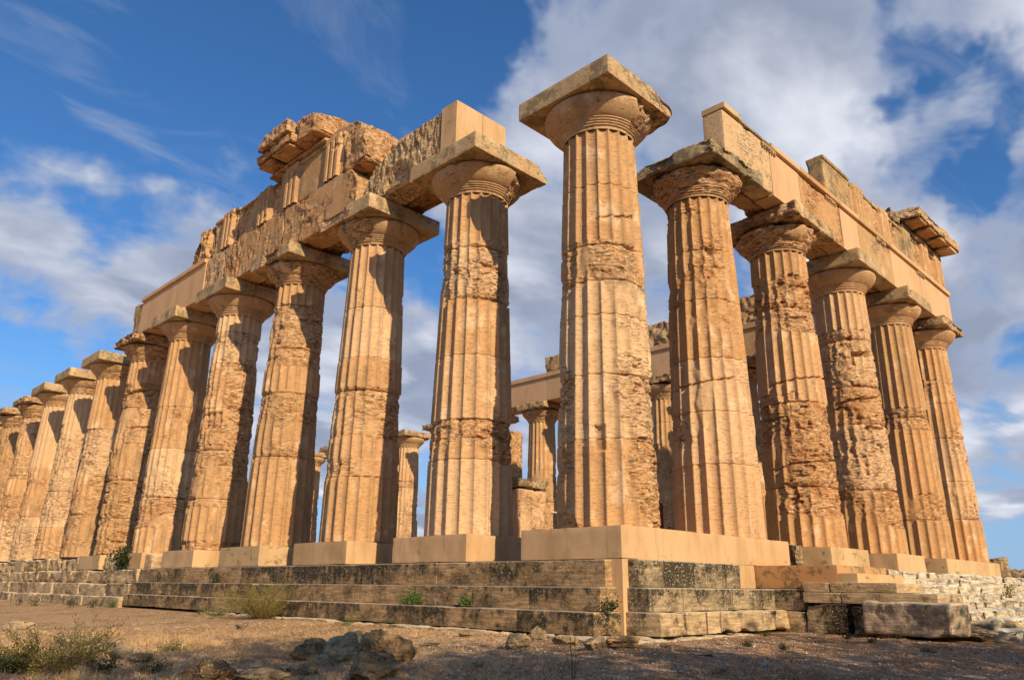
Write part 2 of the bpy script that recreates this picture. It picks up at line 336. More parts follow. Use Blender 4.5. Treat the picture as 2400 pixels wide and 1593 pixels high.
# ------------------------------------------------------------------ eroded blocks
def ebox(x0, x1, y0, y1, z0, z1, res=.06, D=.3, amp=.05, r=.03, off=0., bites=(), fr=3.0, strat=(1, 1, 1), topbias=0., dfun=None, cuts=(), wearmode='d', tone=None, capf=.26):
    """a block whose surface is worn inwards; returns V, F, wear"""
    lo = np.array([x0, y0, z0], float); hi = np.array([x1, y1, z1], float)
    Vs, Fs = [], []; base = 0
    def axis(a): 
        k = max(2, int(math.ceil((hi[a] - lo[a]) / res)) + 1); return np.linspace(lo[a], hi[a], k)
    for a in range(3):
        bq, cq = (a + 1) % 3, (a + 2) % 3
        B, C = axis(bq), axis(cq)
        Bg, Cg = np.meshgrid(B, C, indexing='ij')
        for s in (0, 1):
            p = np.zeros(Bg.shape + (3,)); p[..., a] = hi[a] if s else lo[a]; p[..., bq] = Bg; p[..., cq] = Cg
            f = grid_faces(len(B), len(C), base=base)
            if not s: f = f[:, ::-1]
            Vs.append(p.reshape(-1, 3)); Fs.append(f); base += Bg.size
    P = np.concatenate(Vs); Fq = np.concatenate(Fs)
    rr = min(max(r, .012), .45 * (hi - lo).min())
    q = P - np.clip(P, lo + rr, hi - rr); L = np.linalg.norm(q, axis=1, keepdims=True) + 1e-9; nrm = q / L
    P2 = P - nrm * np.maximum(L - rr, 0)                      # rounded edges
    st = np.array(strat, float)
    Dm = np.full(len(P), float(D)) if dfun is None else dfun(P)
    base_n = fbm(P, 1.1, 3, off=off + 3)
    Dd = ss(base_n + (Dm - .5), .35, .65) if dfun is not None or D not in (0, 1) else Dm
    n1 = fbm(P * st, fr, 4, .55, off=off); n2 = fbm(P * st, fr * 4, 3, .6, off=off + 9)
    edge = ss(np.sort(np.abs(q) / rr, axis=1)[:, 1], .1, .9)
    dep = Dd * amp * (1.7 * np.maximum(n1 - .30, 0) * 2 + .5 * (n2 - .4) + .9 * edge * n1)
    pit = ss(fbm(P * st, fr * 3.3, 3, .6, off=off + 21), .56, .70) * Dd
    dep = dep + pit * amp * .45
    dep += .004 * (n2 - .5)
    for (c, rad, dp) in bites:
        dd = np.linalg.norm((P - np.array(c)), axis=1) / rad + (n1 - .5) * .7
        k = ss(1 - dd, 0, .55); dep = dep + dp * k; Dd = np.maximum(Dd, ss(1 - dd, -.05, .15))
    dep = np.minimum(dep, capf * (hi - lo).min())
    P2 = P2 - nrm * dep[:, None]
    for (c, nn, rough) in cuts:                               # broken-off planes: points beyond are pulled back to the break
        nn = np.array(nn, float); nn /= np.linalg.norm(nn)
        ex = (P2 - np.array(c)) @ nn + (n1 - .5) * rough * 2 + (n2 - .5) * rough * .7
        k = ex > 0; P2[k] -= nn * ex[k][:, None]; Dd[k] = 1
    tn = np.full(len(P), rs.rand() if tone is None else tone)
    if wearmode == 'd': W = np.stack([Dd, tn, pit], -1)
    else: W = np.stack([(P[:, 2] - lo[2]) / (hi[2] - lo[2]), tn, np.zeros(len(P))], -1)
    return P2, Fq, W
def join(parts):
    Vs, Fs, Ws = [], [], []; b = 0
    for v, f, w_ in parts: Vs.append(v); Fs.append(f + b); Ws.append(w_); b += len(v)
    return np.concatenate(Vs), np.concatenate(Fs), np.concatenate(Ws)
def block(name, mat, args, label=None, cat=None, group=None, parent=None, **kw):
    V, Fq, W = ebox(*args, **kw)
    o = mesh_from(name, V, Fq, M[mat], W, parent=parent)
    if label: tag(o, label, cat, group)
    return o

# ------------------------------------------------------------------ columns
def shaftR(z):
    return np.interp(z, [0, 2, 4, 6, 8, 9.2], [1.09, 1.065, 1.005, .945, .885, .855])
def column(px, py, label, seed, crisp=(), joints=(), patches=(), k=8, nz=300, base=.05, mat='stone', amat='cap', capD=.25, abD=.2, abites=(), acuts=(), capb=(), thin=.75, bite=1.0, group='flank colonnade columns', capmat=None, ghost=0., notches=()):
    root = empty('doric_column', (px, py, 0), label, 'column', group)
    rg = np.random.RandomState(seed); off = seed * 3.17
    H0 = 9.04
    zs = np.linspace(0, H0, nz)
    ex = []
    thinj = [z for z in np.arange(.78, 9.0, thin) if all(abs(z - j) > .3 for j in joints)]
    for j in list(joints): ex += [j - .030, j - .012, j, j + .012, j + .03]
    for j in thinj: ex += [j - .008, j, j + .008]
    zs = np.unique(np.concatenate([zs, ex])); zs = zs[(zs >= 0) & (zs <= H0)]
    nth = 20 * k; th = np.arange(nth) / nth * 2 * np.pi
    TH, Z = np.meshgrid(th, zs, indexing='ij')
    R0 = shaftR(Z)
    C = np.stack([np.cos(TH) * R0, np.sin(TH) * R0, Z], -1)
    bias = np.full(Z.shape, base)
    cr = np.zeros(Z.shape)
    for (a, b_) in crisp: cr = np.maximum(cr, ss(Z, a - .04, a + .04) * (1 - ss(Z, b_ - .1 , b_ + .1)))
    bias = bias - .025 - .38 * cr
    for (td, hw, a, b_, s_) in patches:
        dth = np.abs((np.degrees(TH) - td + 180) % 360 - 180)
        bias = bias + s_ * (1 - ss(dth, hw * .6, hw * 1.2)) * ss(Z, a - .25, a + .1) * (1 - ss(Z, b_ - .1, b_ + .25))
    lown = fbm(C, .95, 3, .6, off=off)
    D = ss(lown + bias, .40, .68)
    lost = ss(fbm(C * np.array([1, 1, .8]), 1.25, 3, .55, off=off + 40) + bias * .8, .60, .74)   # flutes wholly gone
    # drums
    edges = [0] + sorted(joints) + [H0]; dr = np.zeros(Z.shape); tn = np.zeros(Z.shape)
    for i in range(len(edges) - 1):
        kk = (Z >= edges[i]) & (Z < edges[i + 1] + 1e-6); dr[kk] = rg.uniform(-.008, .012) * bite; tn[kk] = rg.rand()
    wob = (fbm(C * np.array([1, 1, 1.5]), 2.4, 3, .55, off=off + 91) - .5) * .75 * D
    u = (TH / (2 * np.pi) * 20 + wob) % 1
    fl = 1 - np.abs(2 * u - 1) ** 2.5
    arr = 1 - ss(np.minimum(u, 1 - u), 0, .16)
    depth = .104 * R0 / 1.09 * (1 - D + D * (.45 + 1.0 * fbm(C * np.array([1, 1, .7]), 2.0, 3, .5, off=off + 93)))
    n1 = fbm(C * np.array([1, 1, 1.5]), 2.6, 4, .55, off=off + 5); n5 = fbm(C, 6.0, 3, .6, off=off + 15)
    strata = fbm(C * np.array([1, 1, 5.5]), 2.6, 4, .62, off=off + 11)
    hollow = ss(fbm(C, 1.25, 3, .5, off=off + 95), .52, .66) * D
    lost = np.clip(lost * .9 + hollow * .35, 0, .92)
    rr = R0 + dr - depth * fl * (1 - lost) - depth * .45 * lost
    rr -= hollow * .034 * bite
    rr -= D * .017 * (ss(n1, .455, .475) + ss(n1, .545, .57)) * bite      # plates flaked off along sharp edges
    rr -= D * .009 * ss(strata, .50, .56) * bite
    rr -= arr * (.002 + .026 * D) * ss(n5, .47, .58)                      # chipped arrises
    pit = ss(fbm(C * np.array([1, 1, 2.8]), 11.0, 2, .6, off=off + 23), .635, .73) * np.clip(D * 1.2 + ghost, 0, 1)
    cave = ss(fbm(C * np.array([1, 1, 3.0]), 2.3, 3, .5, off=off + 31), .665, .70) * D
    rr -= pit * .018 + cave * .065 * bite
    small = ss(fbm(C * np.array([1, 1, 2.8]), 13, 2, .6, off=off + 51), .69, .78); rr -= small * .010
    rr += (fbm(C * np.array([1, 1, 1.6]), 10, 3, .6, off=off + 61) - .5) * .016 * (.06 + D)
    for (td, hw, zc, hh, dp_) in notches:
        dth = np.abs((np.degrees(TH) - td + 180) % 360 - 180) / hw; dz = np.abs(Z - zc - .05 * (n1 - .5) * 4 - .002 * (np.degrees(TH) - td)) / hh
        kk = ss(1.0 - np.maximum(dth, dz) + (n5 - .5) * .3, 0, .25); rr -= kk * dp_; cave = np.maximum(cave, kk)
    for j in joints:
        wv = .9 * (fbm(np.stack([np.cos(TH), np.sin(TH), Z * 0 + j], -1), 1.6, 3, off=off) - .5)
        g = np.exp(-((Z - j) / .014) ** 2); gw = np.exp(-((Z - j - .03 * wv) / .07) ** 2)
        nn = ss(fbm(np.stack([np.cos(TH) * 1.5, np.sin(TH) * 1.5, Z * 0 + j * 3], -1), 1.6, 3, off=off + 71), .42, .65)
        rr -= g * (.03 + .03 * D) + gw * nn * .060 * ss(D, .1, .6) * bite
    for j in thinj: rr -= np.exp(-((Z - j) / .007) ** 2) * .007 * (1 - .6 * D)
    Vx = np.stack([np.cos(TH) * rr, np.sin(TH) * rr, Z], -1)
    tn = np.clip(tn * .8 + (rg.rand() - .35) * .5, 0, 1)
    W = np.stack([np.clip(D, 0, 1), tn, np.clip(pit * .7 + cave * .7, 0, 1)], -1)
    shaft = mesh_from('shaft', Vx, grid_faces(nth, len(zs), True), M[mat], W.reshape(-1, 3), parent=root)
    # capital: necking, annulets, echinus
    prof = [(.850, 8.98), (.862, 9.05)]
    for a in range(4):
        zz = 9.055 + a * .052; ra = .872 + a * .030
        prof += [(ra, zz), (ra + .026, zz + .010), (ra + .030, zz + .030), (ra + .012, zz + .040)]
    prof += [(1.00, 9.262), (1.075, 9.315), (1.155, 9.39), (1.225, 9.47), (1.276, 9.55), (1.305, 9.62), (1.303, 9.665), (1.27, 9.698), (1.20, 9.706), (.6, 9.716)]
    pr = []
    for (a, b_) in zip(prof[:-1], prof[1:]):
        d = math.hypot(b_[0] - a[0], b_[1] - a[1]); m_ = max(1, int(d / .035))
        for q in range(m_): pr.append((a[0] + (b_[0] - a[0]) * q / m_, a[1] + (b_[1] - a[1]) * q / m_))
    pr.append(prof[-1]); pr = np.array(pr)
    nt = max(64, nth // 2 if k > 5 else 64)
    t2 = np.arange(nt) / nt * 2 * np.pi
    T2, I2 = np.meshgrid(t2, np.arange(len(pr)), indexing='ij'); rp = pr[I2, 0]; zp = pr[I2, 1]
    C = np.stack([np.cos(T2) * rp, np.sin(T2) * rp, zp], -1)
    cb = np.full(zp.shape, capD - .32)
    for (td, hw, s_) in capb:
        dth = np.abs((np.degrees(T2) - td + 180) % 360 - 180); cb = cb + s_ * (1 - ss(dth, hw * .6, hw * 1.2))
    D = ss(fbm(C, 1.3, 3, .6, off=off + 81) + cb, .46, .60) * ss(zp, 8.99, 9.08) * (1 - ss(rp, 1.29, 1.4))
    n1 = fbm(C, 3.4, 4, .6, off=off + 83); st = fbm(C * np.array([1, 1, 5]), 2.6, 4, .6, off=off + 85); pt = ss(fbm(C * np.array([1, 1, 2]), 8, 3, .6, off=off + 87), .54, .68)
    dp = D * (.02 + .16 * np.maximum(n1 - .36, 0) + .05 * ss(st, .48, .60) + .035 * pt) * ss(rp, .6, .9) * np.clip(.35 + (rp - .86) * 2.2, .35, 1.15)
    rn = rp - dp
    Vx = np.stack([np.cos(T2) * rn, np.sin(T2) * rn, zp], -1)
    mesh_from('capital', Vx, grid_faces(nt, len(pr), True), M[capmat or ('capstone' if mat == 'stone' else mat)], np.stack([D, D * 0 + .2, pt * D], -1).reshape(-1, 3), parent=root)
    a = 1.382
    V, Fq, Wb = ebox(-a, a, -a, a, 9.712, 10.19, res=.05 if k > 6 else .09, D=abD, amp=.07 + .10 * abD, r=.018 + .05 * abD, off=off + 7, bites=abites, cuts=acuts, strat=(1, 1, 1.8), tone=.2)
    mesh_from('abacus', V, Fq, M[amat], Wb, parent=root)
    return root

SY = lambda i: 0 if i == 0 else 4.7327 * i - .4042
FX = [0, 4.396, 9.197, 13.997, 18.798, 23.194]
a = 1.382
cols = []
# flank (left-hand) colonnade, from the corner backwards
column(0, 0, 'tall corner column standing alone without a beam, nearest the camera', 1, crisp=[(6.2, 9.2)], joints=(1.72, 3.08, 4.4, 5.2, 6.06, 7.55), notches=[(-60, 16, 2.1, .045, .10), (-115, 40, 6.05, .03, .06), (-150, 8, 1.0, .3, .07)],
       patches=[(-55, 55, 0, 2.9, .30), (-120, 40, 5.3, 6.1, .25), (-60, 40, 3.0, 6.0, .12), (-160, 30, 0, 5, -.12)], k=14, nz=680, base=.0, abD=.12, capD=.12,
       capb=[(-72, 26, .45)], abites=[((a, -a, 10.25), 1.15, .10)], acuts=[((1.25, -1.0, 10.12), (.45, -.25, .85), .04), ((1.3, -1.25, 9.9), (.8, -.55, .05), .04), ((1.2, -1.2, 9.80), (.5, -.5, -.7), .04)], amat='cap', group='temple columns')
column(0, SY(1), 'restored column behind the corner column, flat grey abacus under a square beam end', 2, crisp=[(-.1, 1.75), (2.75, 5.9), (7.6, 9.2)], joints=(1.76, 2.75, 4.4, 5.95, 7.4),
       patches=[(-60, 40, 1.7, 3.0, .3), (-90, 60, 5.9, 7.5, .25)], k=14, nz=640, base=.02, abD=.10, capD=.1, capb=[(-50, 26, .6), (-170, 22, .2)],
       abites=[((a, -.9, 10.19), .55, .10)], acuts=[((1.2, -1.0, 10.15), (.6, -.3, .75), .05)], amat='cap', group='temple columns')
column(0, SY(2), 'column with a smooth pale abacus, its capital pitted on the left', 3, crisp=[(-.1, 1.75), (2.3, 2.9), (4.4, 9.2)], joints=(1.76, 4.3, 5.3, 6.9),
       patches=[(-60, 45, 2.5, 7.5, .22)], k=10, nz=430, base=.04, abD=.04, capD=.08, capb=[(-165, 30, .5)], abites=[((-a, .6, 9.9), .9, .08)], amat='plaster' if False else 'cap', group='temple columns')
column(0, SY(3), 'column with a rough eroded capital under the frieze ruin', 4, crisp=[(-.1, 2.8), (5.1, 5.9)], joints=(2.85, 5.0, 6.6, 8.2), patches=[(-90, 120, 8.2, 9.1, -.2), (-120, 60, 6.2, 8.2, .2)], k=9, nz=400, base=.08, capD=.5, abD=.2, group='temple columns', abites=[((-a, 0, 9.9), .7, .12)])
column(0, SY(4), 'column with a clean rebuilt abacus and a cracked shaft', 5, crisp=[(.3, 1.5), (8.3, 9.2)], joints=(1.8, 3.6, 5.2, 7.0), notches=[(-150, 25, 4.0, .35, .10)], k=8, nz=360, base=.10, capD=.1, abD=.05, group='temple columns')
column(0, SY(5), 'fluted column with a smooth rebuilt capital, second last under the flank beam', 6, crisp=[(-.1, 1.0), (6.0, 9.2)], joints=(2.2, 4.2, 6.0), k=8, nz=320, base=.08, capD=0, abD=.03, group='temple columns')
column(0, SY(6), 'deeply notched bulging column under the broken end of the flank beam', 7, crisp=[(7.9, 9.2)], joints=(1.6, 3.3, 5.0, 6.7), notches=[(-150, 60, 6.7, .08, .18), (-110, 40, 5.05, .05, .12)], k=8, nz=320, base=.16, capD=.6, abD=.55, bite=1.25, group='temple columns', abites=[((-a, a, 9.9), .8, .2)])
column(0, SY(7), 'free-standing flank column with a square-edged pale abacus', 8, crisp=[(6.3, 9.2)], joints=(3.9, 6.3, 2.0), k=6, nz=240, base=.10, capD=.3, abD=.08, group='temple columns', capb=[(-90, 60, .3)])
column(0, SY(8), 'free-standing flank column, ninth of the flank counting from the corner', 9, crisp=[(7.2, 9.2)], joints=(1.6, 3.5, 7.2), k=6, nz=220, base=.12, capD=.2, abD=.1, group='temple columns', capb=[(-60, 50, .3)])
column(0, SY(9), 'free-standing flank column, tenth of the flank counting from the corner', 10, crisp=[(5.0, 9.2)], joints=(2.4, 5.2), k=5, nz=200, base=.10, capD=.3, abD=.25, group='temple columns')
column(0, SY(10), 'free-standing flank column with a worn crumbling capital, eleventh from the corner', 11, crisp=[(4.0, 5.0)], joints=(2.4, 5.2), k=5, nz=180, base=.12, capD=.6, abD=.6, group='temple columns')
column(0, SY(11), 'free-standing flank column close to the left edge, twelfth from the corner', 12, joints=(2.0, 5.0), k=5, nz=160, base=.1, capD=.5, abD=.5, group='temple columns')
column(0, SY(12), 'last flank column seen at the left edge with a block on its capital', 13, joints=(3.0, 6.0), k=5, nz=140, base=.1, capD=.4, abD=.3, group='temple columns')
# front (right-hand) colonnade
column(FX[1], 0, 'front column right of the corner column, dark worn abacus under the broken beam start', 21, crisp=[(-.1, 1.72)], notches=[(-165, 60, 3.04, .03, .08)], joints=(1.72, 3.02, 4.4, 6.0, 7.42), k=14, nz=620, base=-.02, capD=.62, abD=.45, amat='capdark', mat='orange', abites=[((-a, .6, 10.3), .9, .05)], acuts=[((-1.25, .9, 10.1), (-.35, .35, .85), .05)], group='temple columns', thin=1.1)
column(FX[2], 0, 'heavily worn front column, flutes lost low down, square notch in its foot', 22, crisp=[(-.1, .85), (4.45, 6.3), (8.2, 9.2)], joints=(1.65, 4.12, 7.1), notches=[(-120, 80, 4.12, .035, .10), (-115, 90, 1.66, .03, .09), (-105, 35, 7.1, .05, .10)], patches=[(-110, 70, 1.0, 4.0, .24), (-110, 60, 6.4, 8.0, .16)], k=13, nz=560, base=.10, capD=.50, abD=.6, mat='orange', abites=[((-a, a, 9.9), 1.0, .2)], group='temple columns', bite=1.15)
column(FX[3], 0, 'front column with a deep dark gash below its upper third', 23, crisp=[(-.1, .8), (7.6, 9.2)], joints=(2.0, 4.2, 5.5, 7.2), patches=[(-110, 70, 2.1, 6.2, .15)], notches=[(-122, 30, 5.95, .11, .30), (-140, 60, 4.35, .05, .13), (-120, 26, 3.3, .07, .12)], k=10, nz=420, base=.12, capD=.12, abD=.25, mat='orange', group='temple columns', bite=1.15)
column(FX[4], 0, 'front column second from the right end, crisp flutes over a chipped lower drum', 24, crisp=[(-.1, 1.3), (2.3, 4.7), (5.6, 9.2)], joints=(1.35, 5.2), k=10, nz=380, base=.10, capD=.25, abD=.25, mat='orange', group='temple columns')
column(FX[5], 0, 'last front column at the right end under an overhanging worn abacus', 25, crisp=[(-.1, 1.6), (7.6, 9.2)], joints=(1.66, 3.2, 6.5, 5.0), k=9, nz=340, base=.02, capD=.15, abD=.6, mat='orange', group='temple columns', abites=[((a, -a, 10.1), .8, .12)])
# far flank, seen between the near columns
FL = {1: 'far colonnade column hidden mostly behind the third front column', 2: 'far colonnade column seen in a sliver right of the second front column', 3: 'far colonnade column standing in the gap right of the corner column', 4: 'far colonnade column behind the corner column',
      5: 'far colonnade column in the gap left of the corner column, under a beam', 6: 'far colonnade column behind the second flank column, under the beam end', 7: 'far colonnade column whose abacus tip shows left of the second flank column',
      8: 'small far column standing alone in the sky gap between the second and third flank columns', 9: 'far column behind the third flank column', 10: 'far column half hidden by the left edge of the third flank column', 11: 'far column in the narrow sky gap right of the fourth flank column'}
for i in range(1, 12):
    column(FX[5], SY(i), FL[i], 40 + i, joints=(1.9, 3.9, 5.9, 7.6), crisp=[(0, 1.8), (6.5, 9)], k=6 if i < 6 else 5, nz=170 if i < 6 else 130, base=.06, capD=.25, abD=.55, amat='cap', group='temple columns')

# ------------------------------------------------------------------ plinths (rebuilt stylobate blocks)
PG = 'rebuilt plinth blocks under the columns'
def plinth(args, label, mat='plaster', bites=(), **k):
    return block('plinth_block', mat, args, label, 'stone block', PG, res=.06, D=.4, amp=.012, r=.016, off=rs.rand() * 50, bites=bites, wearmode='d', **k)
def poly_prism(name, pts_xy_z, label, cat): pass
# corner: an L round the corner, reaching to the ground as a narrow upright infill
z0 = -.012
parts = [ebox(-1.2, 5.52, -1.2, 1.38, -.62, z0, res=.07, D=.4, amp=.012, r=.018, off=5), ebox(2.655, 3.72, -1.197, -.6, -1.115, -.617, res=.2, D=0, r=.005), ebox(-1.197, -.55, -1.197, -.55, -2.1, -.617, res=.2, D=0, r=.005)]
V, Fq, W = join(parts)
tag(mesh_from('corner_plinth', V, Fq, M['plaster'], W), 'big smooth cream corner block under the corner column, narrow upright reaching the ground', 'stone block')
fp = {1: 'plinth block under the second flank column, left of the big corner block', 2: 'plinth block under the third flank column, long face in half shade', 3: 'plinth block under the fourth flank column, stained grey along its top', 4: 'plinth block under the fifth flank column', 5: 'plinth block under the sixth flank column', 6: 'plinth block under the seventh flank column, beside the bush'}
for i in range(1, 7):
    y = SY(i); plinth((-1.16, 1.3, y - 1.22, y + 1.5, -.62, z0), fp[i], 'plaster' if i != 3 and i != 6 else 'plaster2')
fq = {2: 'plinth block under the third front column, green stain on its shaded side', 3: 'low plinth block under the fourth front column', 4: 'plinth block under the fifth front column'}
for i in (2, 3):
    plinth((FX[i] - 1.12, FX[i] + 1.45, -1.15, 1.3, -.60, z0), fq[i], 'plaster2' if i == 2 else 'plaster')
plinth((FX[4] - 1.12, 24.5, -1.15, 1.4, -.62, z0), 'long plinth under the last two front columns at the right end', 'plaster2')
block('stone_fragment', 'steppale', (5.75, 6.2, -1.3, -.8, -.62, -.02), 'rough upright stone wedged between the big corner block and the next plinth', 'stone', res=.05, D=.8, amp=.08, r=.06, off=4, wearmode='s')
# rough stylobate left of the plinths, flank
def course(name, axis, a0, a1, p_out, p_in, z0, z1, mat, label, blk=1.3, D=.15, amp=.03, res=.08, r=.02, seed=0, vary=0.0, cat='step', jit=.004, group='stepped base courses'):
    rg = np.random.RandomState(seed); parts = []; t = a0
    while t < a1 - .05:
        L = blk * rg.uniform(.65, 1.25); e_ = min(t + L, a1)
        if a1 - e_ < .35: e_ = a1
        j = rg.uniform(-jit, jit); dz = rg.uniform(-vary, 0); g = .002 + jit * .5
        args = (p_out + j, p_in, t + g, e_ - g, z0, z1 + dz) if axis == 'y' else (t + g, e_ - g, p_out + j, p_in, z0, z1 + dz)
        V, Fq, W = ebox(*args, res=res, D=D, amp=amp, r=r, off=rg.rand() * 60, wearmode='s', tone=rg.rand(), strat=(1, 1, 2.2))
        parts.append((V, Fq, W)); t = e_
    V, Fq, W = join(parts)
    return tag(mesh_from(name, V, Fq, M[mat], W), label, cat, group)
CY = -1.02
course('base_course', 'y', -.96, 21.3, -1.40, -.9, -1.12, -.637, 'step', 'top step of the restored left flank, dark stained blocks under the plinths', seed=1, D=.30, amp=.03, jit=.003, r=.012, res=.06, blk=1.9)
course('base_course', 'y', -1.05, 21.2, -1.68, -1.0, -1.535, -1.12, 'step', 'middle step of the restored left flank', seed=2, D=.30, amp=.03, jit=.003, r=.012, res=.06, blk=1.9)
course('base_course', 'y', -1.12, 21.0, -1.96, -1.0, -1.925, -1.535, 'step', 'lowest tall step of the restored left flank, browner and less stained', seed=3, D=.30, amp=.03, jit=.003, r=.012, res=.06, blk=1.9)
course('base_course', 'y', -2.2, 14, -2.22, -1.3, -2.25, -1.925, 'steppale', 'thin pale footing ledge along the left flank', seed=4, D=.5, amp=.06, blk=1.6, res=.06)
# original rough courses farther back
course('base_course', 'y', 21.3, 70, -1.05, -.4, -.70, .0, 'steppale', 'rough upper course of worn blocks at the far left', seed=5, D=.6, amp=.12, blk=2.6, vary=.10, res=.10, jit=.05)
course('base_course', 'y', 21.45, 72, -1.45, -.5, -1.22, -.62, 'steppale', 'weathered second course at the far left below the bush', seed=6, D=.6, amp=.09, blk=2.6, vary=.06, res=.10, jit=.03)
course('base_course', 'y', 21.2, 72, -1.80, -.6, -1.72, -1.15, 'steppale', 'weathered third course at the far left', seed=7, D=.45, amp=.07, blk=3.4, vary=.03, res=.10, jit=.03)
course('base_course', 'y', 21.0, 72, -2.15, -.6, -2.12, -1.64, 'steppale', 'weathered lowest course at the far left', seed=8, D=.4, amp=.07, blk=3.4, vary=.03, res=.10, jit=.03)
# front
course('base_course', 'x', -1.03, 2.65, -1.42, -.9, -1.12, -.62, 'stepdark', 'dark lichened block row set into the big corner block', seed=11, D=.15, blk=1.1)
course('base_course', 'x', -1.08, 3.66, -1.66, -.9, -1.535, -1.12, 'stepdark', 'middle front step right of the corner upright, black with lichen', seed=12, D=.2, blk=1.5)
course('base_course', 'x', -1.15, 3.68, -1.92, -.9, -1.93, -1.535, 'steppale', 'lowest front step of cracked pale blocks', seed=13, D=.45, amp=.06, blk=.75, jit=.02)
course('base_course', 'x', -2.5, 2.2, -2.18, -1.2, -2.25, -1.93, 'steppale', 'thin pale footing ledge at the corner', seed=14, D=.55, amp=.06, blk=1.6, res=.06)

# stairway platform right of the corner (its left side faces the camera)
course('stair_side_course', 'y', -3.06, -1.19, 3.724, 6.5, -1.105, -.62, 'terra', 'smooth orange repaired block at the head of the stair side', blk=3, D=0, seed=21, jit=0, group='stair side courses')
course('stair_side_course', 'y', -2.28, -1.25, 3.70, 4.5, -1.55, -1.11, 'stepdark', 'black and white mottled block under the orange repaired block', blk=2, D=.3, seed=22, group='stair side courses')
course('stair_side_course', 'y', -2.3, -1.25, 3.69, 4.5, -2.05, -1.555, 'steppale', 'lowest cracked block where the stair meets the front steps', blk=2, D=.3, seed=26, group='stair side courses')
course('stair_side_course', 'y', -4.22, -2.3, 3.66, 5.2, -1.17, -.975, 'steppale', 'thin upper course of the stair side', blk=1.4, D=.35, seed=23, group='stair side courses')
course('stair_side_course', 'y', -4.95, -2.3, 3.62, 5.2, -1.385, -1.175, 'steppale', 'thin middle course of the stair side, running behind the big block', blk=1.5, D=.35, seed=24, group='stair side courses')
course('stair_side_course', 'y', -4.6, -2.3, 3.66, 5.2, -2.05, -1.39, 'stepdark', 'tall dark lower course of the stair side', blk=1.2, D=.5, amp=.1, seed=25, group='stair side courses')
block('repair_block', 'plaster2', (3.74, 6.5, -3.45, -3.06, -1.105, -.79), 'small smooth block on the second tread beside the orange block', 'stone block', res=.1, D=0, r=.012)
sn = ['top', 'second', 'third', 'fourth', 'fifth', 'sixth', 'seventh', 'lowest']
for i in range(8):
    zt = -.62 - .165 * i; yo = -3.1 - .40 * i
    x0 = 6.5 if i < 1 else (6.3 if i < 3 else 5.1)
    course('stair_tread', 'x', x0, 26.5, yo, yo + .9, zt - .35 if i < 7 else -2.2, zt, 'stair', '%s tread of the sunlit worn stairway on the right' % sn[i], seed=30 + i, D=.65, amp=.10, blk=1.1, vary=.035, jit=.03, res=.075, r=.04, group='stair treads')
# floor behind the treads and rough stylobate on the front
course('stylobate_course', 'x', 7.2, 25.5, -2.3, -1.0, -.95, -.60, 'stair', 'broken pale course at the head of the stairway', seed=41, D=.6, amp=.1, blk=1.4, vary=.05, jit=.08, res=.08)
course('stylobate_course', 'x', 6.5, 26, -3.0, -1.5, -1.3, -.72, 'stair', 'rubble floor strip between stairway and front columns', seed=42, D=.6, amp=.1, blk=1.4, vary=.05, jit=.03, res=.12)
# big fallen block
V, Fq, W = ebox(-.42, .42, -.85, .85, -.31, .31, res=.035, D=.35, amp=.05, r=.05, off=77, wearmode='s', tone=.7, bites=[((-.42, -.85, -.3), .35, .08)])
o = mesh_from('fallen_block', V, Fq, M['monolith'], W); o.location = (3.85, -4.42, -1.63); o.rotation_euler = (R(1.0), R(-1), R(-7))
tag(o, 'big dark grey rectangular block lying on the ground before the stairs', 'stone block')
# temple floor (hidden mostly)
V, Fq, W = ebox(-.9, 24.0, -.85, 68, -1.6, -.60, res=1.2, D=0, r=.01)
tag(mesh_from('floor', V, Fq, M['steppale'], W), 'temple floor inside the colonnades', None, None, 'structure')

# ------------------------------------------------------------------ entablature
EG = 'beam blocks on the columns'
def arch(args, mat, label, parent=None, name='architrave_block', **k):
    d = dict(res=.07, D=.6, amp=.12, r=.03, off=rs.rand() * 80); d.update(k)
    if isinstance(args, tuple) and not isinstance(args[0], tuple): V, Fq, W = ebox(*args, **d)
    o = mesh_from(name, V, Fq, M[mat], W, parent=parent)
    if label: tag(o, label, 'beam', EG)
    return o
# flank: rebuilt square end over the second column, two slabs deep
V, Fq, W = join([ebox(-1.0, -.004, 4.20, 4.86, 10.19, 11.93, res=.25, D=0, r=.012), ebox(.004, .93, 4.20, 4.86, 10.19, 11.93, res=.25, D=0, r=.012)])
tag(mesh_from('architrave_end', V, Fq, M['plaster'], W), 'smooth square-cut rebuilt beam end on the second flank column', 'beam', EG)
def topfall(y0, y1, ztop, za, zb, n=.2):
    def f(P): return P
    return f
arch((-.98, -.03, 4.86, 9.02, 10.19, 11.93), 'rough', 'porous vertical-grooved beam between the second and third flank columns', D=.7, amp=.05, strat=(2.6, 2.6, .9), res=.032, fr=4.2, r=.08, capf=.2,
     cuts=[((-.5, 7.4, 11.60), (0, .35, .94), .10), ((-.5, 8.3, 11.1), (0, .8, .6), .08)], bites=[((-.98, 7, 10.19), .9, .22)])
arch((-.03, .95, 4.86, 9.1, 10.19, 11.8), 'orange', 'inner beam slab with torn orange underside by the second flank column', D=.95, amp=.2, strat=(1, 1.0, 2), res=.08, bites=[((.5, 7, 10.19), 1.2, .3)])
arch((-1.0, -.03, 9.04, 13.75, 10.19, 11.95), 'stone', 'pitted beam under the cornice ruin on the flank', D=.5, amp=.06, res=.045, cuts=[((-.5, 9.25, 11.5), (0, -.75, .6), .06)])
arch((-.03, .95, 9.1, 13.75, 10.19, 11.9), 'orange', 'inner slab behind the pitted flank beam', D=.9, amp=.2, res=.1)
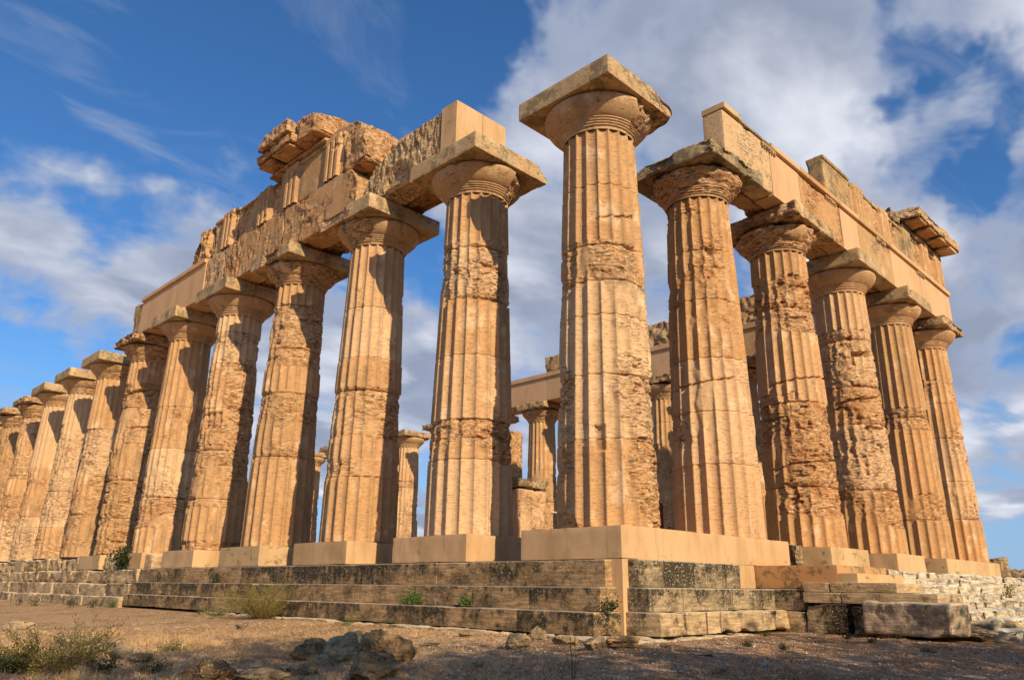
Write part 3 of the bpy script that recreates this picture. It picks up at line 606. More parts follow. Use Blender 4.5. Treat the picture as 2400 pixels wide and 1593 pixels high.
arch((-1.0, -.03, 13.77, 18.5, 10.19, 11.98), 'stone', 'pinkish worn beam over the fourth and fifth flank columns', D=.55, amp=.055, res=.04, strat=(1.5, 2.2, 1.0))
arch((-.03, .95, 13.77, 18.5, 10.19, 11.98), 'orange', 'inner slab behind the pinkish worn flank beam', D=.9, amp=.2, res=.1)
def smooth_arch(x0, x1, y0, y1, label, axis, mat='terra2', taenia=True, tz=(11.80, 11.98), out=-.09, jn=()):
    ps = []
    if axis == 'y':
        ps.append(ebox(x0, x1, y0, y1, 10.19, 11.80, res=.2, D=0, r=.008))
        if taenia: ps.append(ebox(x0 + out, x1, y0, y1, 11.80, 11.98, res=.2, D=0, r=.02))
    else:
        ps.append(ebox(x0, x1, y0, y1, 10.19, 11.80, res=.2, D=0, r=.008))
        if taenia: ps.append(ebox(x0, x1, y0 + out, y1, 11.80, 11.98, res=.2, D=0, r=.02))
    V, Fq, W = join(ps)
    return tag(mesh_from('architrave_block', V, Fq, M[mat], W), label, 'beam', EG)
M['terra2'] = plaster('salmon_repair_mortar', (.62, .37, .19), .5)
smooth_arch(-1.0, -.03, 20.3, 23.25, 'smooth rebuilt flank beam with a thin top ledge, nearer half', 'y')
smooth_arch(-1.0, -.03, 23.26, 27.3, 'smooth rebuilt flank beam with a thin top ledge, far half by the broken end', 'y')
arch((-1.0, -.03, 18.52, 20.29, 10.19, 11.95), 'stone', 'rough remnant of beam before the smooth rebuilt stretch', D=.6, amp=.08, res=.05)
arch((-1.0, -.03, 27.31, 28.3, 10.19, 11.85), 'cap', 'upright grey remnant at the far broken end of the flank beam', D=.5, amp=.08, res=.07)
arch((-.03, .95, 18.52, 27.9, 10.19, 11.9), 'orange', 'inner slab behind the smooth rebuilt flank beam', D=.7, amp=.15, res=.14)
# flank frieze
def triglyph(axis, c, face, w_=.92, z0=11.98, z1=13.55, proud=.13, depth=.25, res=.035, D=.4, off=0.):
    """three upright bars with grooves, as one mesh (V,F,W); local strip along axis at c"""
    nu = 49; nz = 46
    u = np.linspace(-w_ / 2, w_ / 2, nu); zz = np.linspace(z0, z1, nz)
    U, Z = np.meshgrid(u, zz, indexing='ij')
    t = (U / w_ + .5) * 3
    g = np.abs((t % 1) - .5) * 2                     # 1 at bar borders
    out = proud - .12 * ss(g, .50, .90) * (1 - ss(Z, z1 - .24, z1 - .17))
    out = out - .03 * ss(np.abs(U), w_ * .47, w_ * .5)
    Pn = np.stack([U + c, Z * 0 + off, Z], -1)
    n1 = fbm(Pn, 2.2, 4, .6, off=off); Dd = ss(n1 + D - .5, .40, .62)
    out = out - Dd * .10 * fbm(Pn, 5, 4, .6, off=off + 5) * 1.2 - Dd * .05 * ss(fbm(Pn, 9, 3, off=off + 9), .5, .7)
    if axis == 'y': V = np.stack([face - out, U + c, Z], -1)
    else: V = np.stack([U + c, face - out, Z], -1)
    Fq = grid_faces(nu, nz)
    if axis == 'x': Fq = Fq
    # sides and top, back to the wall
    V = V.reshape(-1, 3); W = np.stack([Dd, Dd * 0 + .3, Dd * 0], -1).reshape(-1, 3)
    def strip(idx):
        nonlocal V, Fq, W
        b = len(V); B = V[idx].copy(); B[:, 0 if axis == 'y' else 1] = face + depth
        V = np.concatenate([V, B]); W = np.concatenate([W, W[idx]])
        m_ = len(idx); Fq = np.concatenate([Fq, np.stack([idx[:-1], idx[1:], np.arange(1, m_) + b, np.arange(m_ - 1) + b], -1)])
    strip(np.arange(nz)); strip((nu - 1) * nz + np.arange(nz)); strip(np.arange(nu) * nz + nz - 1); strip(np.arange(nu) * nz)
    return V, Fq, W
def frieze(axis, a0, a1, face, label, trigs, z1=13.62, D=.5, mat='stone', cuts=(), back=.75, band=True, capz=.14, group='frieze blocks', zlow=11.98, amp=.09):
    root = empty('frieze_block', (face, (a0 + a1) / 2, zlow) if axis == 'y' else ((a0 + a1) / 2, face, zlow), label, 'frieze', group)
    off = rs.rand() * 70
    L = np.array(root.location)
    def add(nm, VFW, m_): V, Fq, W = VFW; mesh_from(nm, V - L, Fq, M[m_], W, parent=root)
    args = (face, face + back, a0, a1, zlow, z1) if axis == 'y' else (a0, a1, face, face + back, zlow, z1)
    add('metope_wall', ebox(*args, res=.06, D=D, amp=amp, r=.04, off=off, cuts=cuts), mat)
    if band:
        args = (face - .05, face + .3, a0, a1, z1 - capz, z1 + .003) if axis == 'y' else (a0, a1, face - .05, face + .3, z1 - capz, z1 + .003)
        add('top_band', ebox(*args, res=.07, D=D * .8, amp=.05, r=.02, off=off + 3, cuts=cuts), 'cap')
    for c_ in trigs: add('triglyph', triglyph(axis, c_, face, z1=z1 - .01, z0=zlow + .02, D=D * .55, off=off + c_), mat)
    return root
frieze('y', 10.15, 14.45, -.92, 'tall frieze block with carved triglyphs under the broken cornice', [10.75, 13.5], z1=13.66, D=.4)
frieze('y', 14.5, 17.9, -.88, 'shaded plain frieze block left of the cornice ruin', [15.6], z1=13.50, D=.6, cuts=[((-.5, 14.9, 13.55), (0, -.5, .8), .05)])
frieze('y', 17.95, 20.1, -.88, 'frieze block with one triglyph and a crumbling edge', [18.7], z1=13.62, D=.55)
frieze('y', 20.15, 22.6, -.88, 'last frieze block of the flank, broken off in a slope', [20.9], z1=13.50, D=.85, amp=.16, cuts=[((-.5, 21.6, 13.2), (0, .75, .65), .10), ((-.5, 22.3, 12.4), (0, .95, .3), .08)])
# cornice ruin: overhanging slab with drip mouldings, plus the rubble behind it
root = empty('cornice_ruin', (-1.0, 13.4, 13.66), 'broken overhanging cornice perched highest on the flank', 'cornice')
L = np.array(root.location)
def addp(nm, VFW, m_, root, L): V, Fq, W = VFW; return mesh_from(nm, V - L, Fq, M[m_], W, parent=root)
addp('bed_moulding', ebox(-1.12, -.1, 11.2, 15.2, 13.66, 13.86, res=.06, D=.5, amp=.08, r=.04, off=3), 'stone', root, L)
addp('cornice_slab', ebox(-1.72, .1, 12.55, 15.35, 14.02, 14.42, res=.045, D=.6, amp=.07, r=.05, off=5, cuts=[((-1.5, 15.2, 14.2), (-.4, .9, 0), .12)]), 'orange', root, L)
addp('crown_moulding', ebox(-1.86, -.2, 12.7, 15.0, 14.42, 14.98, res=.045, D=.55, amp=.07, r=.05, off=9, cuts=[((-1.6, 14.8, 14.7), (-.3, .6, .6), .1), ((-1.85, 13.5, 14.45), (-.85, 0, -.6), .03)]), 'stone', root, L)
addp('soffit_panel', ebox(-1.66, -.9, 12.7, 14.0, 13.90, 14.04, res=.05, D=.6, amp=.09, r=.03, off=12), 'orange', root, L)
addp('soffit_panel', ebox(-1.60, -.9, 14.15, 15.15, 13.88, 14.04, res=.05, D=.8, amp=.10, r=.03, off=14), 'orange', root, L)
addp('broken_face', ebox(-1.55, .2, 11.1, 12.68, 13.88, 14.95, res=.045, D=.6, amp=.08, r=.16, off=17, fr=1.8, cuts=[((-1.5, 11.4, 14.2), (-.75, -.55, -.1), .06), ((-1.4, 11.5, 14.8), (-.2, -.5, .8), .06), ((-1.5, 12, 14.0), (-.6, 0, -.75), .05)]), 'stone', root, L)
addp('backing_rubble', ebox(-.85, .9, 9.3, 11.6, 13.3, 14.5, res=.045, D=.6, amp=.08, r=.14, off=19, fr=1.6, cuts=[((0, 10.9, 14.4), (0, -.42, .9), .06), ((-.8, 10, 13.9), (-.8, -.1, .55), .05)]), 'stone', root, L)
block('boulder_fragment', 'stone', (-1.08, .1, 8.6, 10.1, 11.93, 13.35), 'pale boulder-like fragment standing at the right end of the flank frieze', 'stone', res=.045, D=.7, amp=.10, r=.22, off=23, fr=1.8, cuts=[((-.5, 8.7, 13.3), (-.1, -.6, .75), .12), ((-.5, 8.6, 12.2), (0, -.9, -.4), .08), ((-1.05, 9.4, 12.8), (-1, 0, .1), .03)])
# front architrave
arch((4.42, 7.2, -1.0, -.36, 10.19, 11.86), 'rough', None, D=.35, amp=.05, res=.06, name='x').name = 'architrave_block'
fa = bpy.data.objects['architrave_block.001'] if False else None
for o_ in col.objects:
    if o_.name.startswith('architrave_block') and 'label' not in o_: tag(o_, 'pale lichen-patched first beam on the front, its end cut square over the second column', 'beam', EG)
block('beam_cap_strip', 'plaster2', (4.40, 5.35, -1.09, -.36, 11.86, 12.04), 'thin square cap strip on the start of the front beam', 'beam', res=.15, D=0, r=.012)
block('beam_cap_strip', 'capdark', (5.37, 8.3, -1.07, -.36, 11.85, 12.0), 'ragged dark cap strip on the first front beam', 'beam', res=.05, D=.9, amp=.14, r=.04, off=31)
def fr_arch(x0, x1, label, mat, D=0, **k):
    ps = [ebox(x0, x1, -1.0, -.36, 10.19, 11.80, res=.08 if D else .25, D=D, amp=.03, r=.008, off=rs.rand() * 60), ebox(x0, x1, -1.10, -.36, 11.80, 11.98, res=.08, D=.25, amp=.04, r=.015, off=rs.rand() * 60)]
    V, Fq, W = join(ps); return tag(mesh_from('architrave_block', V, Fq, M[mat], W), label, 'beam', EG)
fr_arch(7.21, 9.18, 'smooth salmon rebuilt front beam left of the third column', 'terra2')
fr_arch(9.2, 12.4, 'patched front beam over the third column with old stone showing', 'orange', D=.4)
fr_arch(12.41, 13.98, 'smooth rebuilt front beam left of the fourth column', 'terra2')
fr_arch(14.0, 17.2, 'pale flaking front beam over the fourth column', 'rough', D=.35)
fr_arch(17.21, 20.6, 'smooth rebuilt front beam over the fifth column', 'terra2')
fr_arch(20.61, 24.55, 'last front beam, its cap ledge running past the corner', 'terra2')
block('inner_beam', 'orange', (6.2, 14.0, -.34, .35, 10.19, 11.7), 'inner row of front beam slabs seen from below', 'beam', EG, res=.12, D=.5, amp=.1, off=41)
block('inner_beam', 'orange', (14.02, 24.2, -.34, .95, 10.19, 11.7), 'inner row of front beam slabs at the right end', 'beam', EG, res=.14, D=.5, amp=.1, off=43)
# small pegs (regulae with guttae) below the ledge
for i, xc in enumerate((7.1, 11.6, 16.2, 20.7)):
    ps = [ebox(xc - .45, xc + .45, -1.075, -1.0, 11.70, 11.797, res=.06, D=.4, amp=.04, r=.01, off=i)]
    for q in range(6): ps.append(ebox(xc - .42 + q * .155, xc - .34 + q * .155, -1.07, -1.0, 11.63, 11.705, res=.05, D=.3, amp=.02, r=.01, off=i + q))
    V, Fq, W = join(ps); nm = ['first', 'second', 'third', 'last'][i]
    tag(mesh_from('peg_strip', V, Fq, M['cap'], W), '%s strip of small carved pegs under the front beam ledge, counted from the corner' % nm, 'moulding', 'peg strips')
# front frieze
frieze('x', 11.6, 13.9, -.92, 'smooth-edged first block of the front frieze, standing above the beam', [], z1=13.58, D=.25, mat='cap', back=.6, group='frieze blocks')
frieze('x', 13.93, 18.3, -.92, 'front frieze block with two triglyphs', [14.5, 17.1], z1=13.42, D=.45, mat='stone', back=.6)
frieze('x', 18.33, 21.0, -.92, 'front frieze block darkened by lichen', [19.6], z1=13.42, D=.45, mat='cap', back=.6)
frieze('x', 21.03, 24.15, -.92, 'end frieze block under the front cornice', [21.9, 23.75], z1=13.46, D=.35, mat='stone', back=1.8)
root = empty('front_cornice', (22.4, -1.3, 13.5), 'overhanging striped cornice slab at the right end of the front', 'cornice'); L = np.array(root.location)
addp('bed_moulding', ebox(19.3, 24.4, -1.06, .6, 13.48, 13.72, res=.07, D=.4, amp=.06, r=.03, off=51), 'cap', root, L)
addp('cornice_slab', ebox(19.2, 24.95, -1.75, .6, 13.85, 14.40, res=.06, D=.6, amp=.12, r=.05, off=53, cuts=[((19.6, -1.5, 14.3), (-.8, -.1, .5), .15)]), 'rough', root, L)
for q in range(4): addp('soffit_panel', ebox(19.6 + q * 1.33, 20.5 + q * 1.33, -1.66, -1.05, 13.73, 13.87, res=.06, D=.5, amp=.05, r=.02, off=55 + q), 'orange', root, L)
block('broken_cornice_piece', 'capdark', (17.9, 19.15, -1.1, .4, 13.42, 13.95), 'low worn block left of the front cornice', 'stone', res=.07, D=.9, amp=.2, r=.1, off=61)

# far flank entablature, inner face
smf = 'far beam stretch with smooth repaired face seen between the near columns'
for (y0, y1, mt_, lb) in [(-.9, 6.5, 'stone', 'far beam stretch behind the front columns'), (6.52, 12.0, 'stone', 'far beam stretch right of the second front column'), (12.02, 17.5, 'terra2', 'smooth far beam in the gap right of the corner column'), (17.52, 21.9, 'terra2', 'far beam hidden behind the corner column'), (21.92, 28.4, 'terra2', 'far beam in the gap left of the corner column, curved crack lines')]:
    V, Fq, W = join([ebox(22.2, 24.1, y0, y1, 10.19, 11.70, res=.2, D=.3 if mt_ != 'terra2' else 0, amp=.05, r=.02, off=y1), ebox(22.10, 24.1, y0, y1, 11.70, 11.98, res=.2, D=.2, amp=.04, r=.02, off=y1)])
    tag(mesh_from('architrave_block', V, Fq, M[mt_], W), lb, 'beam', EG)
for (y0, y1, z1, mt_, lb) in [(20.4, 22.3, 13.2, 'rough', 'dark upright far frieze stub left of the corner column'), (10.5, 15.4, 13.5, 'rough', 'ragged far frieze wall right of the corner column'), (1.5, 9.6, 13.7, 'stone', 'far frieze wall seen between the second and third front columns')]:
    block('frieze_stub', mt_, (22.4, 23.9, y0, y1, 11.98, z1), lb, 'frieze', 'frieze blocks', res=.08, D=.7, amp=.14, r=.10, off=y0)

# ------------------------------------------------------------------ inner ruins (porch stumps)
def stump(x, y, r, z0, z1, label, seed, lean=0, name='column_stump', mat='stone', flutes=20, cat='column stump', k=6):
    nth = flutes * k; th = np.arange(nth) / nth * 2 * np.pi; zs = np.linspace(z0, z1, 70); TH, Z = np.meshgrid(th, zs, indexing='ij')
    C = np.stack([np.cos(TH) * r, np.sin(TH) * r, Z], -1); u = (TH / (2 * np.pi) * flutes) % 1
    n1 = fbm(C, 2.5, 4, .6, off=seed); rr = r - .06 * r * (1 - (2 * u - 1) ** 2) - .14 * r * np.maximum(n1 - .4, 0) - .05 * ss(fbm(C * np.array([1, 1, 3]), 4, 3, off=seed + 4), .5, .65)
    Z2 = Z + (n1 - .5) * .35 * ss(Z, z1 - .5, z1); V = np.stack([np.cos(TH) * rr, np.sin(TH) * rr, Z2], -1).reshape(-1, 3)
    W = np.stack([np.full(Z.shape, .8), Z * 0 + .3, Z * 0], -1).reshape(-1, 3); Fq = grid_faces(nth, len(zs), True)
    b = len(V); V = np.concatenate([V, [[0, 0, z1 - .05]]]); W = np.concatenate([W, [[.8, .3, 0]]])
    top = (np.arange(nth) + 1) * len(zs) - 1; F3 = np.stack([top, np.roll(top, -1), np.full(nth, b)], -1)
    o = mesh_from(name, V, Fq, M[mat], W, F3=F3); o.location = (x, y, 0); o.rotation_euler = (R(lean), R(lean), 0)
    return tag(o, label, cat)
stump(11.1, 14.4, .82, -.6, 5.45, 'broken porch column shaft standing inside, just right of the second flank column', 5)
stump(10.3, 11.2, .0001 + .42, .5, 5.1, 'slim upright stub beside the broken porch column', 8) if False else None
block('porch_capital', 'capdark', (7.6, 9.6, 10.3, 12.3, 2.40, 2.90), 'worn slab laid across the inner pier', 'stone', res=.06, D=.7, amp=.15, r=.08, off=71)
block('inner_pier', 'orange', (7.95, 9.5, 10.35, 12.0, -.6, 2.42), 'shaded inner pier with a rounded edge right of the second flank column', 'stone', res=.07, D=.5, amp=.10, r=.12, off=73)
block('fallen_capital', 'capdark', (6.3, 7.6, 6.0, 7.3, .35, 1.0), 'dark rounded fragment just left of the corner column base', 'stone', res=.05, D=.8, amp=.15, r=.25, off=75)
block('inner_stone', 'stone', (6.4, 7.5, 6.1, 7.2, -.6, .35), 'stone under the dark rounded fragment', 'stone', res=.08, D=.6, amp=.12, r=.1, off=76)
block('inner_block', 'rough', (6.4, 7.6, 2.7, 4.2, -.6, .45), 'rough block lying behind the rusty post', 'stone', res=.06, D=.8, amp=.12, r=.08, off=79)
# post and rope
def tube(pts, rad, nseg=8):
    pts = np.array(pts, float); n_ = len(pts); V = []
    for i in range(n_):
        d = pts[min(i + 1, n_ - 1)] - pts[max(i - 1, 0)]; d /= np.linalg.norm(d) + 1e-9
        u_ = np.cross(d, [0, 0, 1.]) if abs(d[2]) < .9 else np.cross(d, [1., 0, 0]); u_ /= np.linalg.norm(u_); v_ = np.cross(d, u_)
        rr_ = rad[i] if hasattr(rad, '__len__') else rad
        for s_ in range(nseg):
            t_ = 2 * math.pi * s_ / nseg; V.append(pts[i] + (u_ * math.cos(t_) + v_ * math.sin(t_)) * rr_)
    Fq = [[i * nseg + s_, i * nseg + (s_ + 1) % nseg, (i + 1) * nseg + (s_ + 1) % nseg, (i + 1) * nseg + s_] for i in range(n_ - 1) for s_ in range(nseg)]
    return np.array(V), np.array(Fq)
root = empty('rope_post', (4.55, 1.78, -.6), 'rusty steel post with a flat foot between the corner column and the next one', 'post')
V, Fq = tube([(0, 0, 0), (0, 0, 1.62), (0, 0, 1.625)], [.045, .045, .01], 10); mesh_from('pole', V, Fq, M['rust'], parent=root)
V, Fq = tube([(0, 0, 1.5), (0, 0, 1.56)], .065, 12); mesh_from('eyelet', V, Fq, M['rust'], parent=root)
V, Fq, W = ebox(-.14, .14, -.14, .14, .0, .03, res=.1, D=0, r=.012); mesh_from('foot_plate', V, Fq, M['rust'], W, parent=root)
t_ = np.linspace(0, 1, 20); V, Fq = tube(np.stack([4.55 - 2.6 * t_, 1.78 + 1.6 * t_, .95 - .30 * t_ * 4 * (1 - t_) * .5 - .25 * t_], -1), .022)
tag(mesh_from('rope', V, Fq, M['rope']), 'pale rope sagging leftward from the rusty post', 'rope')

# far right: ruined stumps beyond the stairs
stump(29.5, .6, .95, -1.2, .35, 'short fluted stump standing in the field beyond the right end', 15, name='ruin_stump', mat='capdark')
for i, (x_, y_, s_, lb) in enumerate([(33, -.5, 1.1, 'squarish dark ruin block behind the short stump'), (38, 1.0, 1.3, 'far ruin block at the right edge of the field')]):
    block('ruin_block', 'capdark', (x_, x_ + s_ * 1.6, y_, y_ + s_ * 1.3, -1.5, -.2 + .35 * i), lb, 'stone', res=.12, D=.7, amp=.2, r=.15, off=90 + i)

# ------------------------------------------------------------------ rocks
def rock(x, y, z, sx, sy, sz, seed, label, mat='rock', rot=0, name='rock', group='loose rocks'):
    nu, nv = 120, 64
    u = np.arange(nu) / nu * 2 * np.pi; v = np.linspace(-np.pi / 2, np.pi / 2, nv); U, Vv = np.meshgrid(u, v, indexing='ij')
    D_ = np.stack([np.cos(U) * np.cos(Vv), np.sin(U) * np.cos(Vv), np.sin(Vv)], -1)
    q = np.sign(D_) * np.abs(D_) ** .8; q = q / np.linalg.norm(q, axis=-1, keepdims=True) * (1.0 + .08 * np.abs(D_).max(-1, keepdims=True))
    n1 = fbm(D_, 1.2, 4, .55, off=seed); n2 = fbm(D_, 5.5, 4, .6, off=seed + 8); n3 = fbm(D_, 15, 3, .6, off=seed + 18)
    rk = np.random.RandomState(int(seed * 10) % 9999); N_ = rk.normal(0, 1, (16, 3)); N_ /= np.linalg.norm(N_, axis=1)[:, None]; hh_ = rk.uniform(.70, 1.05, 16)
    fac = np.min(hh_ / np.maximum(np.einsum('ijk,lk->ijl', D_, N_), .12), axis=-1); q = D_ * np.minimum(fac, 1.15)[..., None]
    rr = 1 + (n1 - .5) * .34 + (n2 - .5) * .30 + (n3 - .5) * .14 - .10 * ss(fbm(D_, 4, 3, off=seed + 30), .5, .66)
    Vx = q * rr[..., None] * np.array([sx, sy, sz])
    W = np.stack([(Vv / np.pi + .5) * .9, U * 0 + .5, U * 0], -1).reshape(-1, 3)
    o = mesh_from(name, Vx, grid_faces(nu, nv, True), M[mat], W); o.location = (x, y, z); o.rotation_euler = (0, 0, R(rot))
    return tag(o, label, 'rock', group)
def unp(x, y, z):
    """where the sight line through a photo pixel meets a level, used to site the loose things"""
    d = Fw * 1784.396 + Rt * (x - 1200) - Up * (y - 796.5); t = (z - CAM[2]) / d.z
    return CAM[0] + d.x * t, CAM[1] + d.y * t
def scl(x, y): return math.hypot(x - CAM[0], y - CAM[1]) / 1784.396 * 1.06      # metres per photo pixel there
RK = [ # px, py(base), w px, h px, mat, label
 (868, 1594, 60, 44, 'rock', 'large dark rough rock at the front of the rock pile'), (885, 1548, 54, 44, 'rock', 'rounded grey rock on top of the pile'), (930, 1556, 38, 36, 'rock', 'dark speckled rock at the right side of the pile'),
 (800, 1552, 42, 46, 'rocklight', 'tan upright rock at the left side of the pile'), (828, 1518, 30, 26, 'rocklight', 'small tan rock at the back of the pile'), (725, 1548, 42, 30, 'rock', 'dark flat rock left of the pile'),
 (700, 1592, 34, 22, 'rocklight', 'pale flat rock at the left foot of the pile'), (765, 1560, 22, 18, 'rocklight', 'small pale rock between the pile and its left neighbours'), (610, 1600, 66, 18, 'rocklight', 'low pale rock near the bottom edge'), (470, 1603, 60, 30, 'rock', 'dark rock in the shade near the bottom edge'),
 (1212, 1516, 32, 22, 'rocklight', 'round tan rock right of the pile, below the steps'), (1259, 1502, 21, 22, 'rocklight', 'upright tan rock touching the footing ledge'), (1398, 1519, 28, 18, 'rocklight', 'tan wedge-shaped rock below the corner'), (1465, 1516, 40, 18, 'rock', 'dark rock below the corner upright'),
 (1330, 1508, 34, 14, 'rocklight', 'low pale rock lying along the footing ledge'), (30, 1475, 26, 12, 'rocklight', 'white rock at the left edge'), (75, 1488, 18, 9, 'rocklight', 'pale flat rock behind the left shrubs'), (230, 1535, 30, 18, 'rocklight', 'grey rock by the right side of the left shrubs'), (278, 1542, 22, 17, 'rocklight', 'small grey rock right of the left shrubs'), (320, 1552, 24, 14, 'rocklight', 'flat grey rock in the straw'), (160, 1515, 34, 14, 'rocklight', 'pale rock half hidden in the left shrubs'),
 (560, 1468, 14, 6, 'rocklight', 'small pale stone before the feathery bush'), (1090, 1490, 14, 6, 'rocklight', 'small stone in the straw under the lowest flank step'), (1120, 1560, 16, 8, 'rocklight', 'small stone right of the rock pile'), (1560, 1515, 14, 6, 'rocklight', 'small stone below the front steps'), (1905, 1478, 16, 8, 'rocklight', 'whitish stone at the foot of the stair side'), (2180, 1530, 16, 6, 'rocklight', 'small flat stone on the gravel at the right'), (1700, 1570, 14, 6, 'rocklight', 'small stone on the bare earth at the bottom right'),
 (2300, 1490, 60, 12, 'rocklight', 'low flat rock at the foot of the stairs on the right'), (2370, 1480, 50, 15, 'rocklight', 'flat rock at the right edge below the stairs'),
 (1010, 1509, 22, 3, 'rocklight', 'thin white slab lying in the straw'), (1648, 1535, 30, 3, 'rocklight', 'thin pale slab lying flat before the corner')]
for i, (x_, y_, w_, h_, mt_, lb) in enumerate(RK):
    z_ = -2.12; wx, wy = unp(x_, y_, z_); z_ = float(gz(wx, wy)); wx, wy = unp(x_, y_, z_)
    s_ = scl(wx, wy); wd = w_ * s_ * .88; hh = h_ * s_ * .74
    wx += .707 * wd * .7; wy += .707 * wd * .7
    rock(wx, wy, z_ + hh * .62, wd, wd * .8, hh * 1.12, i * 7.3 + 2, lb, mt_, rot=i * 37 % 50 - 45)

# pebbles and straw scattered on the ground: nobody could count them
rg = np.random.RandomState(5)
def scatter(n_, fn):
    d = rg.uniform(2.2, 20, n_) ** 1.0; an = R(45) + rg.uniform(-R(38), R(38), n_)
    x = CAM[0] + d * np.cos(an); y = CAM[1] + d * np.sin(an); k = (np.maximum(-x - 2.25, -y - 2.25) > 0) & fn(x, y) & ~((x > 3.4) & (y > -6.7))
    return x[k], y[k]
x, y = scatter(30000, lambda x, y: (y - x) < 6.0)
z = gz(x, y); n_ = len(x); s = rg.gamma(1.6, .0045, n_) + .003
ico = np.array([[1, 0, 0], [-1, 0, 0], [0, 1, 0], [0, -1, 0], [0, 0, .7], [0, 0, -.7]], float); icf = np.array([[0, 2, 4], [2, 1, 4], [1, 3, 4], [3, 0, 4], [2, 0, 5], [1, 2, 5], [3, 1, 5], [0, 3, 5]])
V = (ico[None] * s[:, None, None] * rg.uniform(.6, 1.3, (n_, 6, 1)) + np.stack([x, y, z + s * .2], -1)[:, None]).reshape(-1, 3)
Fq = (icf[None] + np.arange(n_)[:, None, None] * 6).reshape(-1, 3)
M['pebble'] = flat('pale_limestone_pebble', (.62, .50, .38), .9, .5)
tag(mesh_from('pebbles', V, Fq, M['pebble'], smooth=False), 'small pale pebbles strewn over the earth', None, None, 'stuff')
def blades(x, y, z, h, wd, lean, rgx, up=True):
    n_ = len(x); az = rgx.uniform(0, 2 * np.pi, n_); a2 = rgx.uniform(0, 2 * np.pi, n_)
    b = np.stack([x, y, z], -1); side = np.stack([np.cos(az), np.sin(az), az * 0], -1) * wd[:, None]
    ld = np.stack([np.cos(a2), np.sin(a2), az * 0], -1) * (h * lean)[:, None]
    upv = np.stack([az * 0, az * 0, h * np.sqrt(np.maximum(0, 1 - np.minimum(lean, .99) ** 2))], -1)
    t = b + ld + upv; md = b + ld * .35 + upv * .6
    V = np.stack([b - side, b + side, md + side * .7, md - side * .7, t], 1).reshape(-1, 3)
    k = np.arange(n_) * 5
    return V, np.stack([k, k + 1, k + 2, k + 3], -1), np.stack([k + 3, k + 2, k + 4], -1)
def litter(name, n0, fn, thr, off_, hr, wr, lr, mat, label):
    x, y = scatter(n0, fn); k = fbm(np.stack([x, y, x * 0], -1), 1.3, 4, .6, off=off_) > thr; x, y = x[k], y[k]; n_ = len(x)
    V, Fq, F3 = blades(x, y, gz(x, y) + .003, rg.uniform(*hr, n_), rg.uniform(*wr, n_), rg.uniform(*lr, n_), rg)
    tag(mesh_from(name, V, Fq, M[mat], F3=F3, smooth=False), label, None, None, 'stuff')
litter('fallen_straw', 90000, lambda x, y: (y - x) > 3.0, .47, 4, (.05, .20), (.002, .0045), (.86, 1.0), 'straw', 'dry straw lying on the earth')
litter('dry_grass_stubble', 46000, lambda x, y: (y - x) > 2.0, .53, 14, (.03, .09), (.002, .004), (.2, .9), 'straw', 'short dry grass stubble')
litter('twig_litter', 34000, lambda x, y: (y - x) > -30, .50, 24, (.03, .13), (.002, .005), (.80, 1.0), 'twig', 'dark dead twigs and leaf litter on the earth')
litter('green_sprouts', 26000, lambda x, y: (y - x) > -30, .63, 34, (.015, .05), (.002, .005), (.2, .9), 'leafdark', 'tiny green sprouts in the dry earth')

# grass tufts and weeds: each one a thing of its own
def tuft(px, py, wpx, hpx, n_, mat, label, name='grass_tuft', cat='grass tuft', lean=.5, group='grass tufts', bw=.004, off_base=None, zl=None, depth=.6):
    z_ = -2.1 if zl is None else zl
    wx, wy = unp(px, py, z_)
    if zl is None: z_ = float(gz(wx, wy)); wx, wy = unp(px, py, z_)
    s_ = scl(wx, wy); r_ = wpx * s_ / 2; h_ = hpx * s_
    rgx = np.random.RandomState(int(px * 7 + py) % 9999)
    a_ = rgx.uniform(0, 2 * np.pi, n_); q = np.sqrt(rgx.rand(n_)) * r_
    lx = q * np.cos(a_); ly = q * np.sin(a_)
    xr = .707 * lx + .707 * ly * depth; yr = -.707 * lx + .707 * ly * depth
    zz = (gz(wx + xr, wy + yr) - z_) if zl is None else np.zeros(n_)
    V, Fq, F3 = blades(xr, yr, zz - .01, h_ * rgx.uniform(.35, 1.05, n_) * (1 - .5 * (q / r_) ** 2), np.full(n_, bw) * rgx.uniform(.6, 1.3, n_), rgx.uniform(.1, lean, n_), rgx)
    o = mesh_from(name, V, Fq, M[mat], F3=F3, smooth=False); o.location = (wx, wy, z_); return tag(o, label, cat, group)
